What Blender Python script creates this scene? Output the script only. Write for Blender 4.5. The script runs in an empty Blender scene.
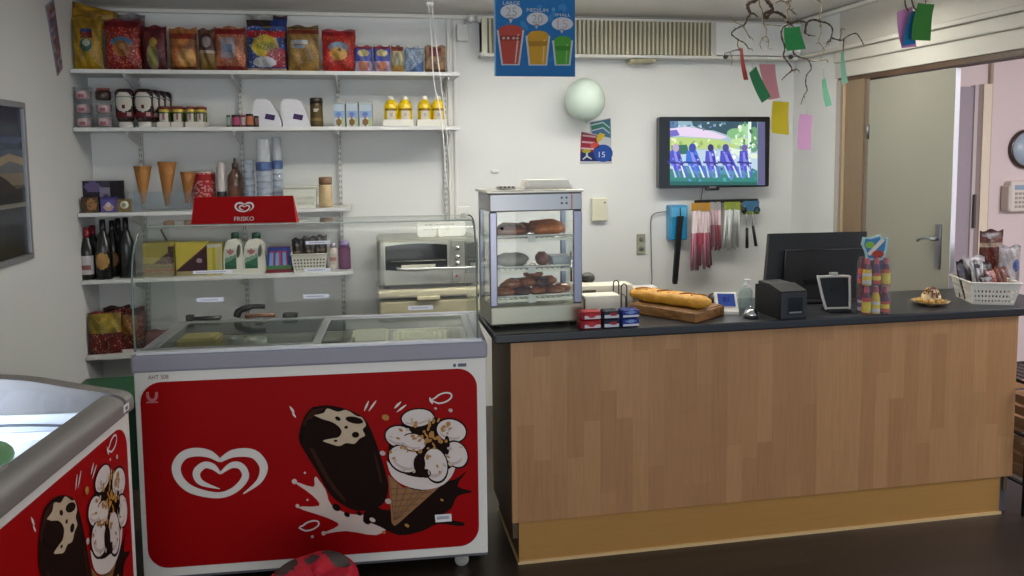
import bpy, bmesh, math, random
from mathutils import Vector as V, Matrix, Euler
sc = bpy.context.scene
COL = sc.collection
PI = math.pi
R = math.radians
rnd = random.Random(7)

# ------------------------------------------------------------------ camera
CAM = V((-0.238, -5.033, 1.634)); YAW, PITCH, ROLL, FPX, PX0, PY0 = .1834, -.0835, -.0102, 799.4, 512, 220.76
_f = V((math.sin(YAW)*math.cos(PITCH), math.cos(YAW)*math.cos(PITCH), math.sin(PITCH)))
_r0 = V((math.cos(YAW), -math.sin(YAW), 0)); _u0 = _r0.cross(_f)
_r = math.cos(ROLL)*_r0 + math.sin(ROLL)*_u0; _u = -math.sin(ROLL)*_r0 + math.cos(ROLL)*_u0
cam = bpy.data.cameras.new('camera'); cam.sensor_width = 36; cam.lens = FPX/1024*36
cam.shift_y = -(288-PY0)/1024; cam.clip_start = .05
camo = bpy.data.objects.new('camera', cam); COL.objects.link(camo)
camo.matrix_world = Matrix(((_r.x,_u.x,-_f.x,CAM.x),(_r.y,_u.y,-_f.y,CAM.y),(_r.z,_u.z,-_f.z,CAM.z),(0,0,0,1)))
sc.camera = camo
sc.view_settings.view_transform = 'Standard'; sc.view_settings.look = 'None'
sc.view_settings.gamma = 1; sc.view_settings.use_curve_mapping = False
sc.view_settings.exposure = 0
sc.cycles.transparent_max_bounces = 24; sc.cycles.max_bounces = 8; sc.cycles.use_denoising = True

def at(u, v, x=None, y=None, z=None):
    """the point of a world plane that the photograph's pixel u, v looks at"""
    d = _f + _r*((u-PX0)/FPX) - _u*((v-PY0)/FPX)
    i, q = next((i, q) for i, q in enumerate((x, y, z)) if q is not None)
    return CAM + d*((q-CAM[i])/d[i])

# ------------------------------------------------------------------ materials
def lin(h):
    h = h.lstrip('#')
    c = [int(h[i:i+2], 16)/255 for i in (0, 2, 4)]
    return tuple(x/12.92 if x <= .04045 else ((x+.055)/1.055)**2.4 for x in c) + (1,)
_mc = {}
def mat(hexc, rough=.5, metal=0., noise=.06, scale=30., bump=0., coat=0., spec=.5, emit=0.):
    key = (hexc, rough, metal, noise, scale, bump, coat, spec, emit)
    if key in _mc: return _mc[key]
    m = bpy.data.materials.new('surface_'+hexc.lstrip('#')); m.use_nodes = True
    nt = m.node_tree; b = nt.nodes['Principled BSDF']; L = nt.links.new
    c = lin(hexc)
    b.inputs['Base Color'].default_value = c; b.inputs['Roughness'].default_value = rough
    b.inputs['Metallic'].default_value = metal; b.inputs['Specular IOR Level'].default_value = spec
    b.inputs['Coat Weight'].default_value = coat; b.inputs['Coat Roughness'].default_value = .08
    if emit:
        b.inputs['Emission Color'].default_value = c; b.inputs['Emission Strength'].default_value = emit
        b.inputs['Base Color'].default_value = (.01, .01, .01, 1)
    elif noise or bump:
        tc = nt.nodes.new('ShaderNodeTexCoord'); n = nt.nodes.new('ShaderNodeTexNoise')
        n.inputs['Scale'].default_value = scale; n.inputs['Detail'].default_value = 3
        L(tc.outputs['Object'], n.inputs['Vector'])
        if noise:
            mx = nt.nodes.new('ShaderNodeMix'); mx.data_type = 'RGBA'
            mx.inputs[6].default_value = tuple(min(1, x*(1-noise)) for x in c[:3])+(1,)
            mx.inputs[7].default_value = tuple(min(1, x*(1+noise)) for x in c[:3])+(1,)
            L(n.outputs['Fac'], mx.inputs[0]); L(mx.outputs[2], b.inputs['Base Color'])
        if bump:
            bp = nt.nodes.new('ShaderNodeBump'); bp.inputs['Strength'].default_value = bump; bp.inputs['Distance'].default_value = .01
            L(n.outputs['Fac'], bp.inputs['Height']); L(bp.outputs['Normal'], b.inputs['Normal'])
    _mc[key] = m
    return m
def dim(h, k):
    g = lambda c: int(round(255*(12.92*c if c <= .0031308 else 1.055*c**(1/2.4)-.055)))
    return '#%02x%02x%02x' % tuple(g(c*k) for c in lin(h)[:3])
def ink(h): return mat(dim(h, .74), .5, noise=.03, spec=.2)          # printed packaging
def foil(h): return mat(dim(h, .62), .38, noise=.08, bump=.35, scale=45, spec=.35)   # crinkled film bags
def plas(h, r=.35): return mat(h, r, noise=.02)
def clear(name, tint=(.95, .97, .96), gloss=.9, rough=.02, body=0., bodycol='#dddddd', ior=1.3):
    """thin clear glass / plastic: transparent with a fresnel reflection and, for plastic, a little haze"""
    m = bpy.data.materials.new(name); m.use_nodes = True; nt = m.node_tree; nt.nodes.clear(); L = nt.links.new
    o = nt.nodes.new('ShaderNodeOutputMaterial'); t = nt.nodes.new('ShaderNodeBsdfTransparent'); g = nt.nodes.new('ShaderNodeBsdfGlossy')
    t.inputs[0].default_value = tint+(1,); g.inputs['Roughness'].default_value = rough; g.inputs[0].default_value = (gloss,)*3+(1,)
    f0 = ((ior-1)/(ior+1))**2
    lw = nt.nodes.new('ShaderNodeLayerWeight'); lw.inputs[0].default_value = .5
    pw = nt.nodes.new('ShaderNodeMath'); pw.operation = 'POWER'; pw.inputs[1].default_value = 5; L(lw.outputs['Facing'], pw.inputs[0])
    fr = nt.nodes.new('ShaderNodeMath'); fr.operation = 'MULTIPLY_ADD'; fr.inputs[1].default_value = min(1, .35+1.3*(ior-1)); fr.inputs[2].default_value = f0; L(pw.outputs[0], fr.inputs[0])
    mx = nt.nodes.new('ShaderNodeMixShader'); L(fr.outputs[0], mx.inputs[0]); L(g.outputs[0], mx.inputs[2])
    if body:
        d = nt.nodes.new('ShaderNodeBsdfDiffuse'); d.inputs[0].default_value = lin(bodycol)
        m2 = nt.nodes.new('ShaderNodeMixShader'); m2.inputs[0].default_value = body
        L(t.outputs[0], m2.inputs[1]); L(d.outputs[0], m2.inputs[2]); L(m2.outputs[0], mx.inputs[1])
    else: L(t.outputs[0], mx.inputs[1])
    L(mx.outputs[0], o.inputs[0]); return m
GLASS = clear('canopy_glass', (.955, .975, .96))
SIDEG = clear('side_glass', (.95, .975, .96), ior=1.08)
LIDG = clear('lid_glass_sheet', (.88, .90, .86), ior=1.25)
ACRYL = clear('clear_plastic', (.93, .95, .96), body=.05, bodycol='#c8ccd2')
CUPS = clear('cup_plastic', (.9, .93, .97), body=.34, bodycol='#c3cbd8')
FILM = clear('packet_film', (.97, .97, .97), body=.06, rough=.1)
STEEL = mat('#b9b9be', .3, 1., noise=.05, scale=12)
STEELD = mat('#8e8e94', .32, 1., noise=.05, scale=12)
CHROME = mat('#d8d8da', .1, 1., noise=0)
ALU = mat('#a3a6a8', .4, .8, noise=.04)
BLACK = mat('#0e0e10', .45, noise=.05)
WHITEP = mat('#dcdcd8', .4, noise=.02)

def wood_panel(name, c1, c2, row, length, horiz=False, grain=.12, rough=.42):
    m = bpy.data.materials.new(name); m.use_nodes = True; nt = m.node_tree; b = nt.nodes['Principled BSDF']; L = nt.links.new
    tc = nt.nodes.new('ShaderNodeTexCoord'); sx = nt.nodes.new('ShaderNodeSeparateXYZ'); cb = nt.nodes.new('ShaderNodeCombineXYZ')
    ad = nt.nodes.new('ShaderNodeMath'); ad.operation = 'ADD'
    L(tc.outputs['Object'], sx.inputs[0]); L(sx.outputs[0], ad.inputs[0]); L(sx.outputs[1], ad.inputs[1])
    if horiz: L(ad.outputs[0], cb.inputs[0]); L(sx.outputs[2], cb.inputs[1])
    else: L(sx.outputs[2], cb.inputs[0]); L(ad.outputs[0], cb.inputs[1])
    br = nt.nodes.new('ShaderNodeTexBrick'); br.offset = .37; br.offset_frequency = 3; br.squash = 1.35; br.squash_frequency = 2
    br.inputs['Color1'].default_value = lin(c1); br.inputs['Color2'].default_value = lin(c2); br.inputs['Mortar'].default_value = lin(c2)
    br.inputs['Scale'].default_value = 1; br.inputs['Mortar Size'].default_value = .0006; br.inputs['Brick Width'].default_value = length; br.inputs['Row Height'].default_value = row
    L(cb.outputs[0], br.inputs['Vector'])
    mp = nt.nodes.new('ShaderNodeMapping'); mp.inputs['Scale'].default_value = (2.2, 42, 1) ; L(cb.outputs[0], mp.inputs[0])
    n = nt.nodes.new('ShaderNodeTexNoise'); n.inputs['Scale'].default_value = 2.2; n.inputs['Detail'].default_value = 6; n.inputs['Distortion'].default_value = .6
    L(mp.outputs[0], n.inputs[0])
    hs = nt.nodes.new('ShaderNodeHueSaturation'); mr = nt.nodes.new('ShaderNodeMapRange')
    mr.inputs[3].default_value = 1-grain*1.6; mr.inputs[4].default_value = 1+grain*1.6
    L(n.outputs['Fac'], mr.inputs[0]); L(mr.outputs[0], hs.inputs['Value']); L(br.outputs['Color'], hs.inputs['Color'])
    L(hs.outputs[0], b.inputs['Base Color']); b.inputs['Roughness'].default_value = rough
    return m

# ------------------------------------------------------------------ mesh builder
class MB:
    def __init__(s, root=None, loc=None):
        s.v = []; s.f = []; s.fm = []; s.sm = []; s.mats = []; s.T = Matrix.Identity(4); s.loc = loc
        if root is not None: s.T = root.matrix_basis.inverted()
        if loc is not None: s.T = Matrix.Translation(-V(loc))
    def mi(s, m):
        if m not in s.mats: s.mats.append(m)
        return s.mats.index(m)
    def add(s, vs, fs, m, smooth=False):
        o = len(s.v); s.v += [tuple(s.T @ V(p)) for p in vs]
        for k, f in enumerate(fs):
            s.f.append(tuple(o+i for i in f)); s.fm.append(s.mi(m[k] if isinstance(m, list) else m)); s.sm.append(smooth)
        return s
    def bm(s, bm, m, smooth=False):
        bm.verts.ensure_lookup_table(); bm.verts.index_update()
        s.add([v.co.copy() for v in bm.verts], [[v.index for v in f.verts] for f in bm.faces], m, smooth); bm.free(); return s
    def box(s, x0, x1, y0, y1, z0, z1, m, bev=0., seg=2, M=None):
        b = bmesh.new(); bmesh.ops.create_cube(b, size=1)
        for v in b.verts: v.co = V(((x0+x1)/2+v.co.x*(x1-x0), (y0+y1)/2+v.co.y*(y1-y0), (z0+z1)/2+v.co.z*(z1-z0)))
        if bev: bmesh.ops.bevel(b, geom=b.edges[:], offset=min(bev, .49*min(abs(x1-x0), abs(y1-y0), abs(z1-z0))), segments=seg, affect='EDGES', profile=.5)
        if M is not None: bmesh.ops.transform(b, matrix=M, verts=b.verts)
        return s.bm(b, m, False)
    def lathe(s, prof, m, c=(0, 0, 0), seg=18, sx=1., sy=1., M=None, smooth=True):
        """prof: (r, z) or (r, z, material of the band that starts here)"""
        vs = []; fs = []; ms = []; cur = m
        for p in prof:
            for k in range(seg):
                a = 2*PI*k/seg; q = V((p[0]*math.cos(a)*sx, p[0]*math.sin(a)*sy, p[1]))
                if M is not None: q = M @ q
                vs.append(q+V(c))
        for i in range(len(prof)-1):
            if len(prof[i]) > 2: cur = prof[i][2]
            for k in range(seg):
                k2 = (k+1) % seg; fs.append((i*seg+k, i*seg+k2, (i+1)*seg+k2, (i+1)*seg+k)); ms.append(cur)
        n = len(prof)
        if prof[0][0] > 1e-6: fs.append(tuple(range(seg-1, -1, -1))); ms.append(ms[0])
        if prof[-1][0] > 1e-6: fs.append(tuple((n-1)*seg+k for k in range(seg))); ms.append(cur)
        return s.add(vs, fs, ms, smooth)
    def cyl(s, p0, p1, r0, m, r1=None, seg=14, smooth=True):
        p0, p1 = V(p0), V(p1); r1 = r0 if r1 is None else r1
        d = (p1-p0); l = d.length; M = d.to_track_quat('Z', 'Y').to_matrix()
        return s.lathe([(r0, 0), (r1, l)], m, p0, seg, M=M, smooth=smooth)
    def prism(s, poly, ax, c0, c1, m, mside=None):
        """poly in the plane across axis ax ('x': (y,z), 'y': (x,z), 'z': (x,y)) from c0 to c1"""
        n = len(poly)
        def q(p, c): return {'x': (c, p[0], p[1]), 'y': (p[0], c, p[1]), 'z': (p[0], p[1], c)}[ax]
        vs = [q(p, c0) for p in poly]+[q(p, c1) for p in poly]
        fs = [tuple(range(n)), tuple(range(2*n-1, n-1, -1))]+[(i, (i+1) % n, n+(i+1) % n, n+i) for i in range(n)]
        return s.add(vs, fs, [m, m]+[mside or m]*n)
    def tube(s, pts, r, m, seg=6, closed=False):
        pts = [V(p) for p in pts]; n = len(pts); vs = []; fs = []; prev = None
        for i, p in enumerate(pts):
            a = pts[(i-1) % n] if closed or i else p; b = pts[(i+1) % n] if closed or i < n-1 else p
            t = (b-a).normalized()
            if prev is None: nn = t.orthogonal().normalized()
            else:
                nn = prev-t*prev.dot(t)
                nn = nn.normalized() if nn.length > 1e-6 else t.orthogonal().normalized()
            prev = nn; bb = t.cross(nn); rr = r[i] if isinstance(r, (list, tuple)) else r
            vs += [p+(nn*math.cos(2*PI*k/seg)+bb*math.sin(2*PI*k/seg))*rr for k in range(seg)]
        for i in range(n if closed else n-1):
            j = (i+1) % n
            fs += [(i*seg+k, i*seg+(k+1) % seg, j*seg+(k+1) % seg, j*seg+k) for k in range(seg)]
        if not closed: fs += [tuple(range(seg-1, -1, -1)), tuple((n-1)*seg+k for k in range(seg))]
        return s.add(vs, fs, m, True)
    def sph(s, c, r, m, seg=14, rings=8, fn=None, M=None):
        r = (r,)*3 if not isinstance(r, (tuple, list)) else r; vs = []; fs = []
        for i in range(rings+1):
            th = PI*i/rings
            for k in range(seg):
                a = 2*PI*k/seg; d = V((math.sin(th)*math.cos(a), math.sin(th)*math.sin(a), -math.cos(th)))
                w = fn(d) if fn else 1.
                q = V((d.x*r[0]*w, d.y*r[1]*w, d.z*r[2]*w))
                if M is not None: q = M @ q
                vs.append(q+V(c))
        for i in range(rings):
            fs += [(i*seg+k, i*seg+(k+1) % seg, (i+1)*seg+(k+1) % seg, (i+1)*seg+k) for k in range(seg)]
        return s.add(vs, fs, m, True)
    def grid(s, fn, nu, nv, mfn, smooth=True, skip=None):
        vs = [fn(i/nu, j/nv) for j in range(nv+1) for i in range(nu+1)]; fs = []; ms = []
        for j in range(nv):
            for i in range(nu):
                if skip and skip(i, j): continue
                fs.append((j*(nu+1)+i, j*(nu+1)+i+1, (j+1)*(nu+1)+i+1, (j+1)*(nu+1)+i))
                ms.append(mfn((i+.5)/nu, (j+.5)/nv) if callable(mfn) else mfn)
        return s.add(vs, fs, ms, smooth)
    def poly(s, pts, m): return s.add(pts, [tuple(range(len(pts)))], m)
    def text(s, st, o, w, h, m, xd=(1, 0, 0), yd=(0, 0, 1)):
        """letters w wide and h tall centred on o, lying in the plane of xd, yd"""
        vs, fs, bw, bh = letters(st); xd, yd, o = V(xd), V(yd), V(o)
        return s.add([o+xd*(p[0]/bw*w)+yd*(p[1]/bh*h) for p in vs], fs, m)
    def build(s, name, parent=None, kind=None, label=None, solid=0.):
        me = bpy.data.meshes.new(name); me.from_pydata(s.v, [], s.f)
        for m in s.mats: me.materials.append(m)
        me.polygons.foreach_set('material_index', s.fm); me.polygons.foreach_set('use_smooth', s.sm); me.update()
        b = bmesh.new(); b.from_mesh(me); bmesh.ops.remove_doubles(b, verts=b.verts, dist=1e-6); bmesh.ops.recalc_face_normals(b, faces=b.faces); b.to_mesh(me); b.free()
        o = bpy.data.objects.new(name, me); COL.objects.link(o)
        if parent is not None: o.parent = parent
        if s.loc is not None: o.location = s.loc
        if kind: o['kind'] = kind
        if label: o['label'] = label
        if solid:
            md = o.modifiers.new('thickness', 'SOLIDIFY'); md.thickness = solid; md.offset = 0
        return o
_tx = {}
def letters(st):
    if st in _tx: return _tx[st]
    cu = bpy.data.curves.new('letters', 'FONT'); cu.body = st; cu.resolution_u = 2
    o = bpy.data.objects.new('letters', cu); COL.objects.link(o); bpy.context.view_layer.update()
    me = bpy.data.meshes.new_from_object(o.evaluated_get(bpy.context.evaluated_depsgraph_get()))
    vs = [v.co.copy() for v in me.vertices]; fs = [tuple(p.vertices) for p in me.polygons]
    bpy.data.objects.remove(o); bpy.data.curves.remove(cu); bpy.data.meshes.remove(me)
    x0, x1 = min(p.x for p in vs), max(p.x for p in vs); y0, y1 = min(p.y for p in vs), max(p.y for p in vs)
    vs = [(p.x-(x0+x1)/2, p.y-(y0+y1)/2) for p in vs]
    _tx[st] = (vs, fs, x1-x0, y1-y0); return _tx[st]

def tag(o, label, cat, group=None):
    o['label'] = label; o['category'] = cat
    if group: o['group'] = group
    return o
def thing(name, label, cat, loc=(0, 0, 0), rz=0., group=None):
    o = bpy.data.objects.new(name, None); o.empty_display_size = .05; COL.objects.link(o)
    o.location = loc; o.rotation_euler = (0, 0, rz); o.matrix_basis = Matrix.Translation(loc) @ Matrix.Rotation(rz, 4, 'Z')
    return tag(o, label, cat, group)
def copy_tree(o, loc, rz=0., label=None, parent=None):
    c = o.copy(); COL.objects.link(c)
    if parent is None:
        c.location = loc; c.rotation_euler = (0, 0, rz)
        if label: c['label'] = label
    else: c.parent = parent
    for ch in list(o.children): copy_tree(ch, None, 0, None, c)
    return c
def struct(mb, name): return mb.build(name, kind='structure')
def spline(pts, n=8):
    """Catmull-Rom through the points (any dimension)"""
    out = []; P = [tuple(p) for p in pts]
    for i in range(len(P)-1):
        p0 = P[max(i-1, 0)]; p1 = P[i]; p2 = P[i+1]; p3 = P[min(i+2, len(P)-1)]
        for k in range(n):
            t = k/n; out.append(tuple(.5*((2*b)+(-a+c)*t+(2*a-5*b+4*c-d)*t*t+(-a+3*b-3*c+d)*t**3) for a, b, c, d in zip(p0, p1, p2, p3)))
    out.append(P[-1]); return out
def ell(cx, cy, rx, ry, n=20, a=0.): 
    return [(cx+rx*math.cos(t)*math.cos(a)-ry*math.sin(t)*math.sin(a), cy+rx*math.cos(t)*math.sin(a)+ry*math.sin(t)*math.cos(a)) for t in (2*PI*k/n for k in range(n))]
def rrect(x0, x1, z0, z1, r, n=6):
    out = []
    for cx, cz, a0 in ((x1-r, z1-r, 0), (x0+r, z1-r, 90), (x0+r, z0+r, 180), (x1-r, z0+r, 270)):
        out += [(cx+r*math.cos(R(a0+90*k/n)), cz+r*math.sin(R(a0+90*k/n))) for k in range(n+1)]
    return out
def pick(ops, base):
    """printed pattern on u in -1..1, v in 0..1: ('e',cx,cy,rx,ry,c) ellipse, ('b',v0,v1,c) band, ('r',u0,u1,v0,v1,c) rectangle, ('s',share,c,seed) specks, ('t',k,c,c2) below a diagonal"""
    def fn(u, v):
        c = base
        for o in ops:
            if o[0] == 'e' and ((u-o[1])/o[3])**2+((v-o[2])/o[4])**2 < 1: c = o[5]
            elif o[0] == 'b' and o[1] <= v <= o[2]: c = o[3]
            elif o[0] == 'r' and o[1] <= u <= o[2] and o[3] <= v <= o[4]: c = o[5]
            elif o[0] == 'd' and v < o[1]+o[2]*u: c = o[3]
            elif o[0] == 's' and random.Random(int(u*997)*7919+int(v*991)*31+o[3]).random() < o[1]: c = o[2]
        return c
    return fn
# ------------------------------------------------------------------ the room
XL, XR, ZC = -1.785, 2.647, 2.505
WALL = mat('#d9dad8', .75, noise=.035, scale=2.2, bump=.06)
WALLW = mat('#d4d4d3', .7, noise=.03, scale=2, bump=.05)
CEIL = mat('#dedad4', .8, noise=.03, scale=3)
FASC = mat('#bebbb2', .6, noise=.03, scale=3)
def floor_mat():
    m = wood_panel('floor_planks', '#352b25', '#2a221d', .14, 1.1, True, .2, .38)
    nt = m.node_tree
    sx = next(n for n in nt.nodes if n.bl_idname == 'ShaderNodeSeparateXYZ'); cb = next(n for n in nt.nodes if n.bl_idname == 'ShaderNodeCombineXYZ')
    for l in list(cb.inputs[0].links)+list(cb.inputs[1].links): nt.links.remove(l)
    nt.links.new(sx.outputs[0], cb.inputs[0]); nt.links.new(sx.outputs[1], cb.inputs[1])
    return m
struct(MB().box(XL-.1, 6.2, -7.5, .45, -.05, 0, floor_mat()), 'floor')
struct(MB().box(XL-.1, 6.2, -7.5, .45, ZC, ZC+.05, CEIL), 'ceiling')
struct(MB().box(XL-.1, XR+.06, 0, .08, 0, ZC, WALL), 'wall_back')
struct(MB().box(XL-.1, XL, -7.5, 0, 0, ZC, WALLW), 'wall_left')
struct(MB().box(XR, XR+.1, -.52, 0, 0, ZC, WALL), 'wall_right')
b = MB()      # fascia over the wide opening: upper face, ledge moulding, lower face and the dark brown head of the frame
b.box(XR, XR+.1, -7.5, -.52, 2.25, ZC, FASC)
b.box(XR-.045, XR+.02, -7.5, -.005, 2.235, 2.262, FASC, .006)
b.box(XR-.028, XR+.1, -7.5, -.5, 2.165, 2.235, FASC, .01)
b.box(XR-.012, XR+.1, -7.5, -.5, 2.075, 2.165, FASC, .004)
struct(b, 'trim_1')
BROWN = mat('#4a3627', .5, noise=.15, scale=6)
JAMB = wood_panel('jamb_wood', '#86725c', '#79654e', .3, 3, False, .12)
b = MB()
b.box(XR-.005, XR+.1, -7.5, -.52, 2.045, 2.075, BROWN)
struct(b, 'trim_2')
b = MB()
b.box(XR-.012, XR+.1, -.565, -.52, 0, 2.06, mat('#a8a099', .5))
b.box(XR-.002, XR+.1, -.60, -.565, 0, 2.06, mat('#7d6c5c', .5))
b.box(XR-.02, XR+.1, -.62, -.60, 0, 2.06, mat('#b39b7c', .5))
b.box(XR-.012, XR+.1, -.80, -.62, 0, 2.05, JAMB)
b.box(XR-.002, XR+.1, -.836, -.80, 0, 2.045, mat('#6e6258', .5))
struct(b, 'trim_3')
# ceiling cornice rails along back wall and over the fascia
CORN = mat('#d9d7d0', .55, noise=.02)
b = MB(); b.box(XL, XR, -.03, 0, ZC-.035, ZC-.012, CORN, .006); b.box(XL, XR, -.012, 0, ZC-.012, ZC, mat('#9a968f', .7)); struct(b, 'trim_4')
b = MB(); b.box(XR-.03, XR, -7.5, -.03, ZC-.035, ZC-.012, CORN, .006); b.box(XR-.012, XR, -7.5, -.03, ZC-.012, ZC, mat('#9a968f', .7)); struct(b, 'trim_5')
# cable trunking on the back wall, right of the shelves
b = MB(); b.box(.292, .318, -.018, 0, 1.0, ZC-.035, CORN, .004); b.box(.33, .348, -.012, 0, .9, ZC-.035, CORN, .003); struct(b, 'trim_6')
# door leaf between the two rooms, standing in the opening
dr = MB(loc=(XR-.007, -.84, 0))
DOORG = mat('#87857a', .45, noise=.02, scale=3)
dr.box(XR-.007, XR+.021, -1.522, -.84, .01, 2.035, DOORG, .003); dr.box(XR-.005, XR+.019, -1.526, -1.5215, .012, 2.033, mat('#e9e7ee', .4))  # pale latch edge: brightness from the next room put into its colour
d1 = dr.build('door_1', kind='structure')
h = MB(loc=(0, 0, 0)); 
def dl(mb): mb.T = Matrix.Translation((-(XR-.007), .84, 0)); mb.loc = None; return mb
h = dl(MB()); X_ = XR-.007
h.box(X_-.01, X_, -1.465, -1.425, 1.025, 1.255, STEELD, .003)
h.cyl((X_-.01, -1.445, 1.18), (X_-.045, -1.445, 1.18), .011, STEEL)
h.tube(spline([(X_-.045, -1.45, 1.18), (X_-.048, -1.41, 1.183), (X_-.045, -1.36, 1.175), (X_-.04, -1.335, 1.16)], 5), .008, STEEL, 8)
h.build('door_handle', d1)
h = dl(MB()); h.cyl((XR-.013, -.845, 1.70), (XR-.013, -.845, 1.78), .008, STEELD); h.build('hinge', d1)
# the room beyond the opening
PINK = mat('#dac8c6', .75, noise=.03, scale=2)
struct(MB().box(XR+.06, 6.2, .2, .28, 0, ZC, PINK), 'wall_far')
struct(MB().box(XR+.06, XR+.1, 0, .2, 0, ZC, PINK), 'wall_side')
struct(MB().box(6.2, 6.28, -7.5, .28, 0, ZC, PINK), 'wall_end')
b = MB(); x0 = at(957, 150, y=.2).x; x1 = at(990, 150, y=.2).x; w = x1-x0     # door frame on the far wall
MAUV = mat('#a0929a', .5); CREAM = mat('#e2d2bb', .5)
b.box(x0-.35, x0+w*.35, .17, .2, 0, 2.09, MAUV); b.box(x0+w*.35, x0+w*.45, .155, .2, 0, 2.1, mat('#c2b6b4', .5)); b.box(x0+w*.45, x0+w*.6, .16, .2, 0, 2.1, mat('#8e7d79', .5))
b.box(x0+w*.6, x0+w*.85, .15, .2, 0, 2.11, CREAM); b.box(x0+w*.85, x0+w*.93, .17, .2, 0, 2.4, mat('#a89684', .5))
b.box(x0+w*.38, x0+w*.44, .13, .156, 1.05, 1.3, mat('#544a48', .4), .004)
struct(b, 'door_2')
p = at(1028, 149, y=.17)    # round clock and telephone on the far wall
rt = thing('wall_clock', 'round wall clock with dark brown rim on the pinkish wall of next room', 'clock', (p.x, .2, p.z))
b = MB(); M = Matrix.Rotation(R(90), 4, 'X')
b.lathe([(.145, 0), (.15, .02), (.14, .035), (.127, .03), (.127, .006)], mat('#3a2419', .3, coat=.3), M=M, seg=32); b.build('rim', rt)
b = MB(); b.lathe([(.126, .02), (.126, .024), (0, .026)], mat('#a4b0bd', .35), M=M, seg=32); b.build('clock_face', rt)  # pale bluish face: a reflection put into its colour
b = MB(); b.box(-.004, .004, -.03, -.027, 0, .07, BLACK); b.box(-.003, .003, -.032, -.03, 0, .1, BLACK, M=Matrix.Rotation(R(100), 4, 'Y')); b.build('hand', rt)
p0 = at(1003, 212, y=.15); p1 = at(1024, 181, y=.15)
rt = thing('wall_telephone', 'cream push-button telephone hanging on the pinkish wall below the clock', 'telephone', ((p0.x+p1.x)/2+.05, .2, p0.z))
b = MB(); b.box(-.09, .12, -.07, 0, 0, .23, mat('#d9cfc3', .4), .012); b.build('housing', rt)
b = MB(); b.box(-.125, -.095, -.09, -.01, .01, .2, mat('#c9bfb3', .4), .012); b.build('handset', rt)
b = MB(); b.box(-.06, .1, -.073, -.069, .165, .2, mat('#8fa3b8', .3)); b.build('display', rt)
b = MB()
for i in range(5):
    for j in range(4): b.box(-.055+.032*i, -.033+.032*i, -.076, -.069, .03+.032*j, .05+.032*j, mat('#a89d95', .5), .003)
b.build('keypad', rt)

# ------------------------------------------------------------------ light
w = bpy.data.worlds.new('sky'); sc.world = w; w.use_nodes = True
bg = w.node_tree.nodes['Background']; bg.inputs[0].default_value = (.66, .83, 1.0, 1); bg.inputs[1].default_value = 1.05
def area(name, loc, rot, sx, sy, power, col):
    l = bpy.data.lights.new(name, 'AREA'); l.shape = 'RECTANGLE'; l.size = sx; l.size_y = sy; l.energy = power; l.color = col
    o = bpy.data.objects.new(name, l); COL.objects.link(o); o.location = loc; o.rotation_euler = rot; return o
LAMP = area('tube_lamp_down', (1.25, -1.25, 2.395), (0, 0, 0), 2.3, .06, 21, (1, .985, .88))
LAMPU = area('tube_lamp_up', (.7, -1.25, 2.405), (R(180), 0, 0), 2.4, .06, 54, (1, .985, .93))
WIN = area('window_light', (.0, -7.3, 1.2), (R(90), 0, R(-4)), 3.4, 1.7, 60, (1.0, .97, .93))
FAR = area('next_room_light', (4.4, -2.9, 2.4), (R(25), 0, R(10)), 1.2, 1.2, 118, (1, .96, 1))
# ------------------------------------------------------------------ service counter
CX0, CX1, CYF, CYB, CT = .31, 2.59, -2.022, -1.535, .94
PANEL = wood_panel('laminate_staves', '#a67d54', '#976e48', .068, .42)
PLINTH = wood_panel('laminate_plinth', '#a0773e', '#9b723b', .6, 3, True, .06)
SIDEW = mat('#51402f', .5, noise=.1, scale=5)
rt = thing('service_counter', 'long shop counter with beech stave front and black worktop', 'counter', (1.45, -1.78, 0))
b = MB(rt); b.box(CX0, CX1, CYF, CYF+.02, .172, .90, PANEL, .0015); b.build('front_panel', rt)
for x in (CX0+.005, CX1-.025): b = MB(rt); b.box(x, x+.02, CYF+.02, CYB+.02, .1, .90, SIDEW); b.build('side_panel', rt)
b = MB(rt); b.box(.337, 2.535, CYF+.006, CYF+.026, .008, .172, PLINTH); b.box(.337, .355, CYF+.026, CYB, .008, .172, SIDEW); b.build('plinth', rt)
b = MB(rt); b.box(.331, 2.541, CYF-.002, CYF+.006, 0, .012, mat('#c6a878', .5)); b.box(.331, .337, CYF, CYB, 0, .012, mat('#c6a878', .5)); b.build('skirting_strip', rt)
b = MB(rt); b.box(2.535, 2.585, CYF+.03, CYF+.05, 0, .172, mat('#4b4650', .5)); b.build('end_foot', rt)
BLK_TOP = mat('#26272b', .32, noise=.25, scale=180, spec=.5)
b = MB(rt); b.box(.245, 2.85, CYF-.022, CYB, .902, CT, BLK_TOP, .008, 3); b.build('worktop', rt)
Z = CT+.0006
def wt(u, v): return at(u, v, z=CT)

# food warmer: stainless cabinet with glass sides and three wire shelves
wz = R(1.5)
fw = thing('food_warmer', 'stainless steel glass-sided food warmer on the end of the counter by freezer', 'food warmer', (.246, -1.94, Z), wz)
W_, D_, H_ = .379, .26, .537
GW = clear('warmer_glass', (.96, .98, .97))
b = MB(); b.box(0, W_, 0, D_, .012, .088, mat('#a6a493', .33, .85, noise=.04, scale=9), .006); b.build('base', fw)
b = MB()
for x in (.03, W_-.03):
    for y in (.03, D_-.03): b.cyl((x, y, 0), (x, y, .014), .014, BLACK)
b.build('foot', fw)
POST = mat('#8e8e9c', .28, .9, noise=.03)
for x, y, w1 in ((0, 0, .03), (W_-.034, 0, .034), (0, D_-.02, .022), (W_-.022, D_-.02, .022)):
    MB().box(x, x+w1, y, y+.02, .088, .465, POST, .004).build('post', fw)
b = MB(); b.box(0, W_, 0, D_, .465, H_, mat('#98989a', .3, .85, noise=.03), .005); b.build('hood', fw)
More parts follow.
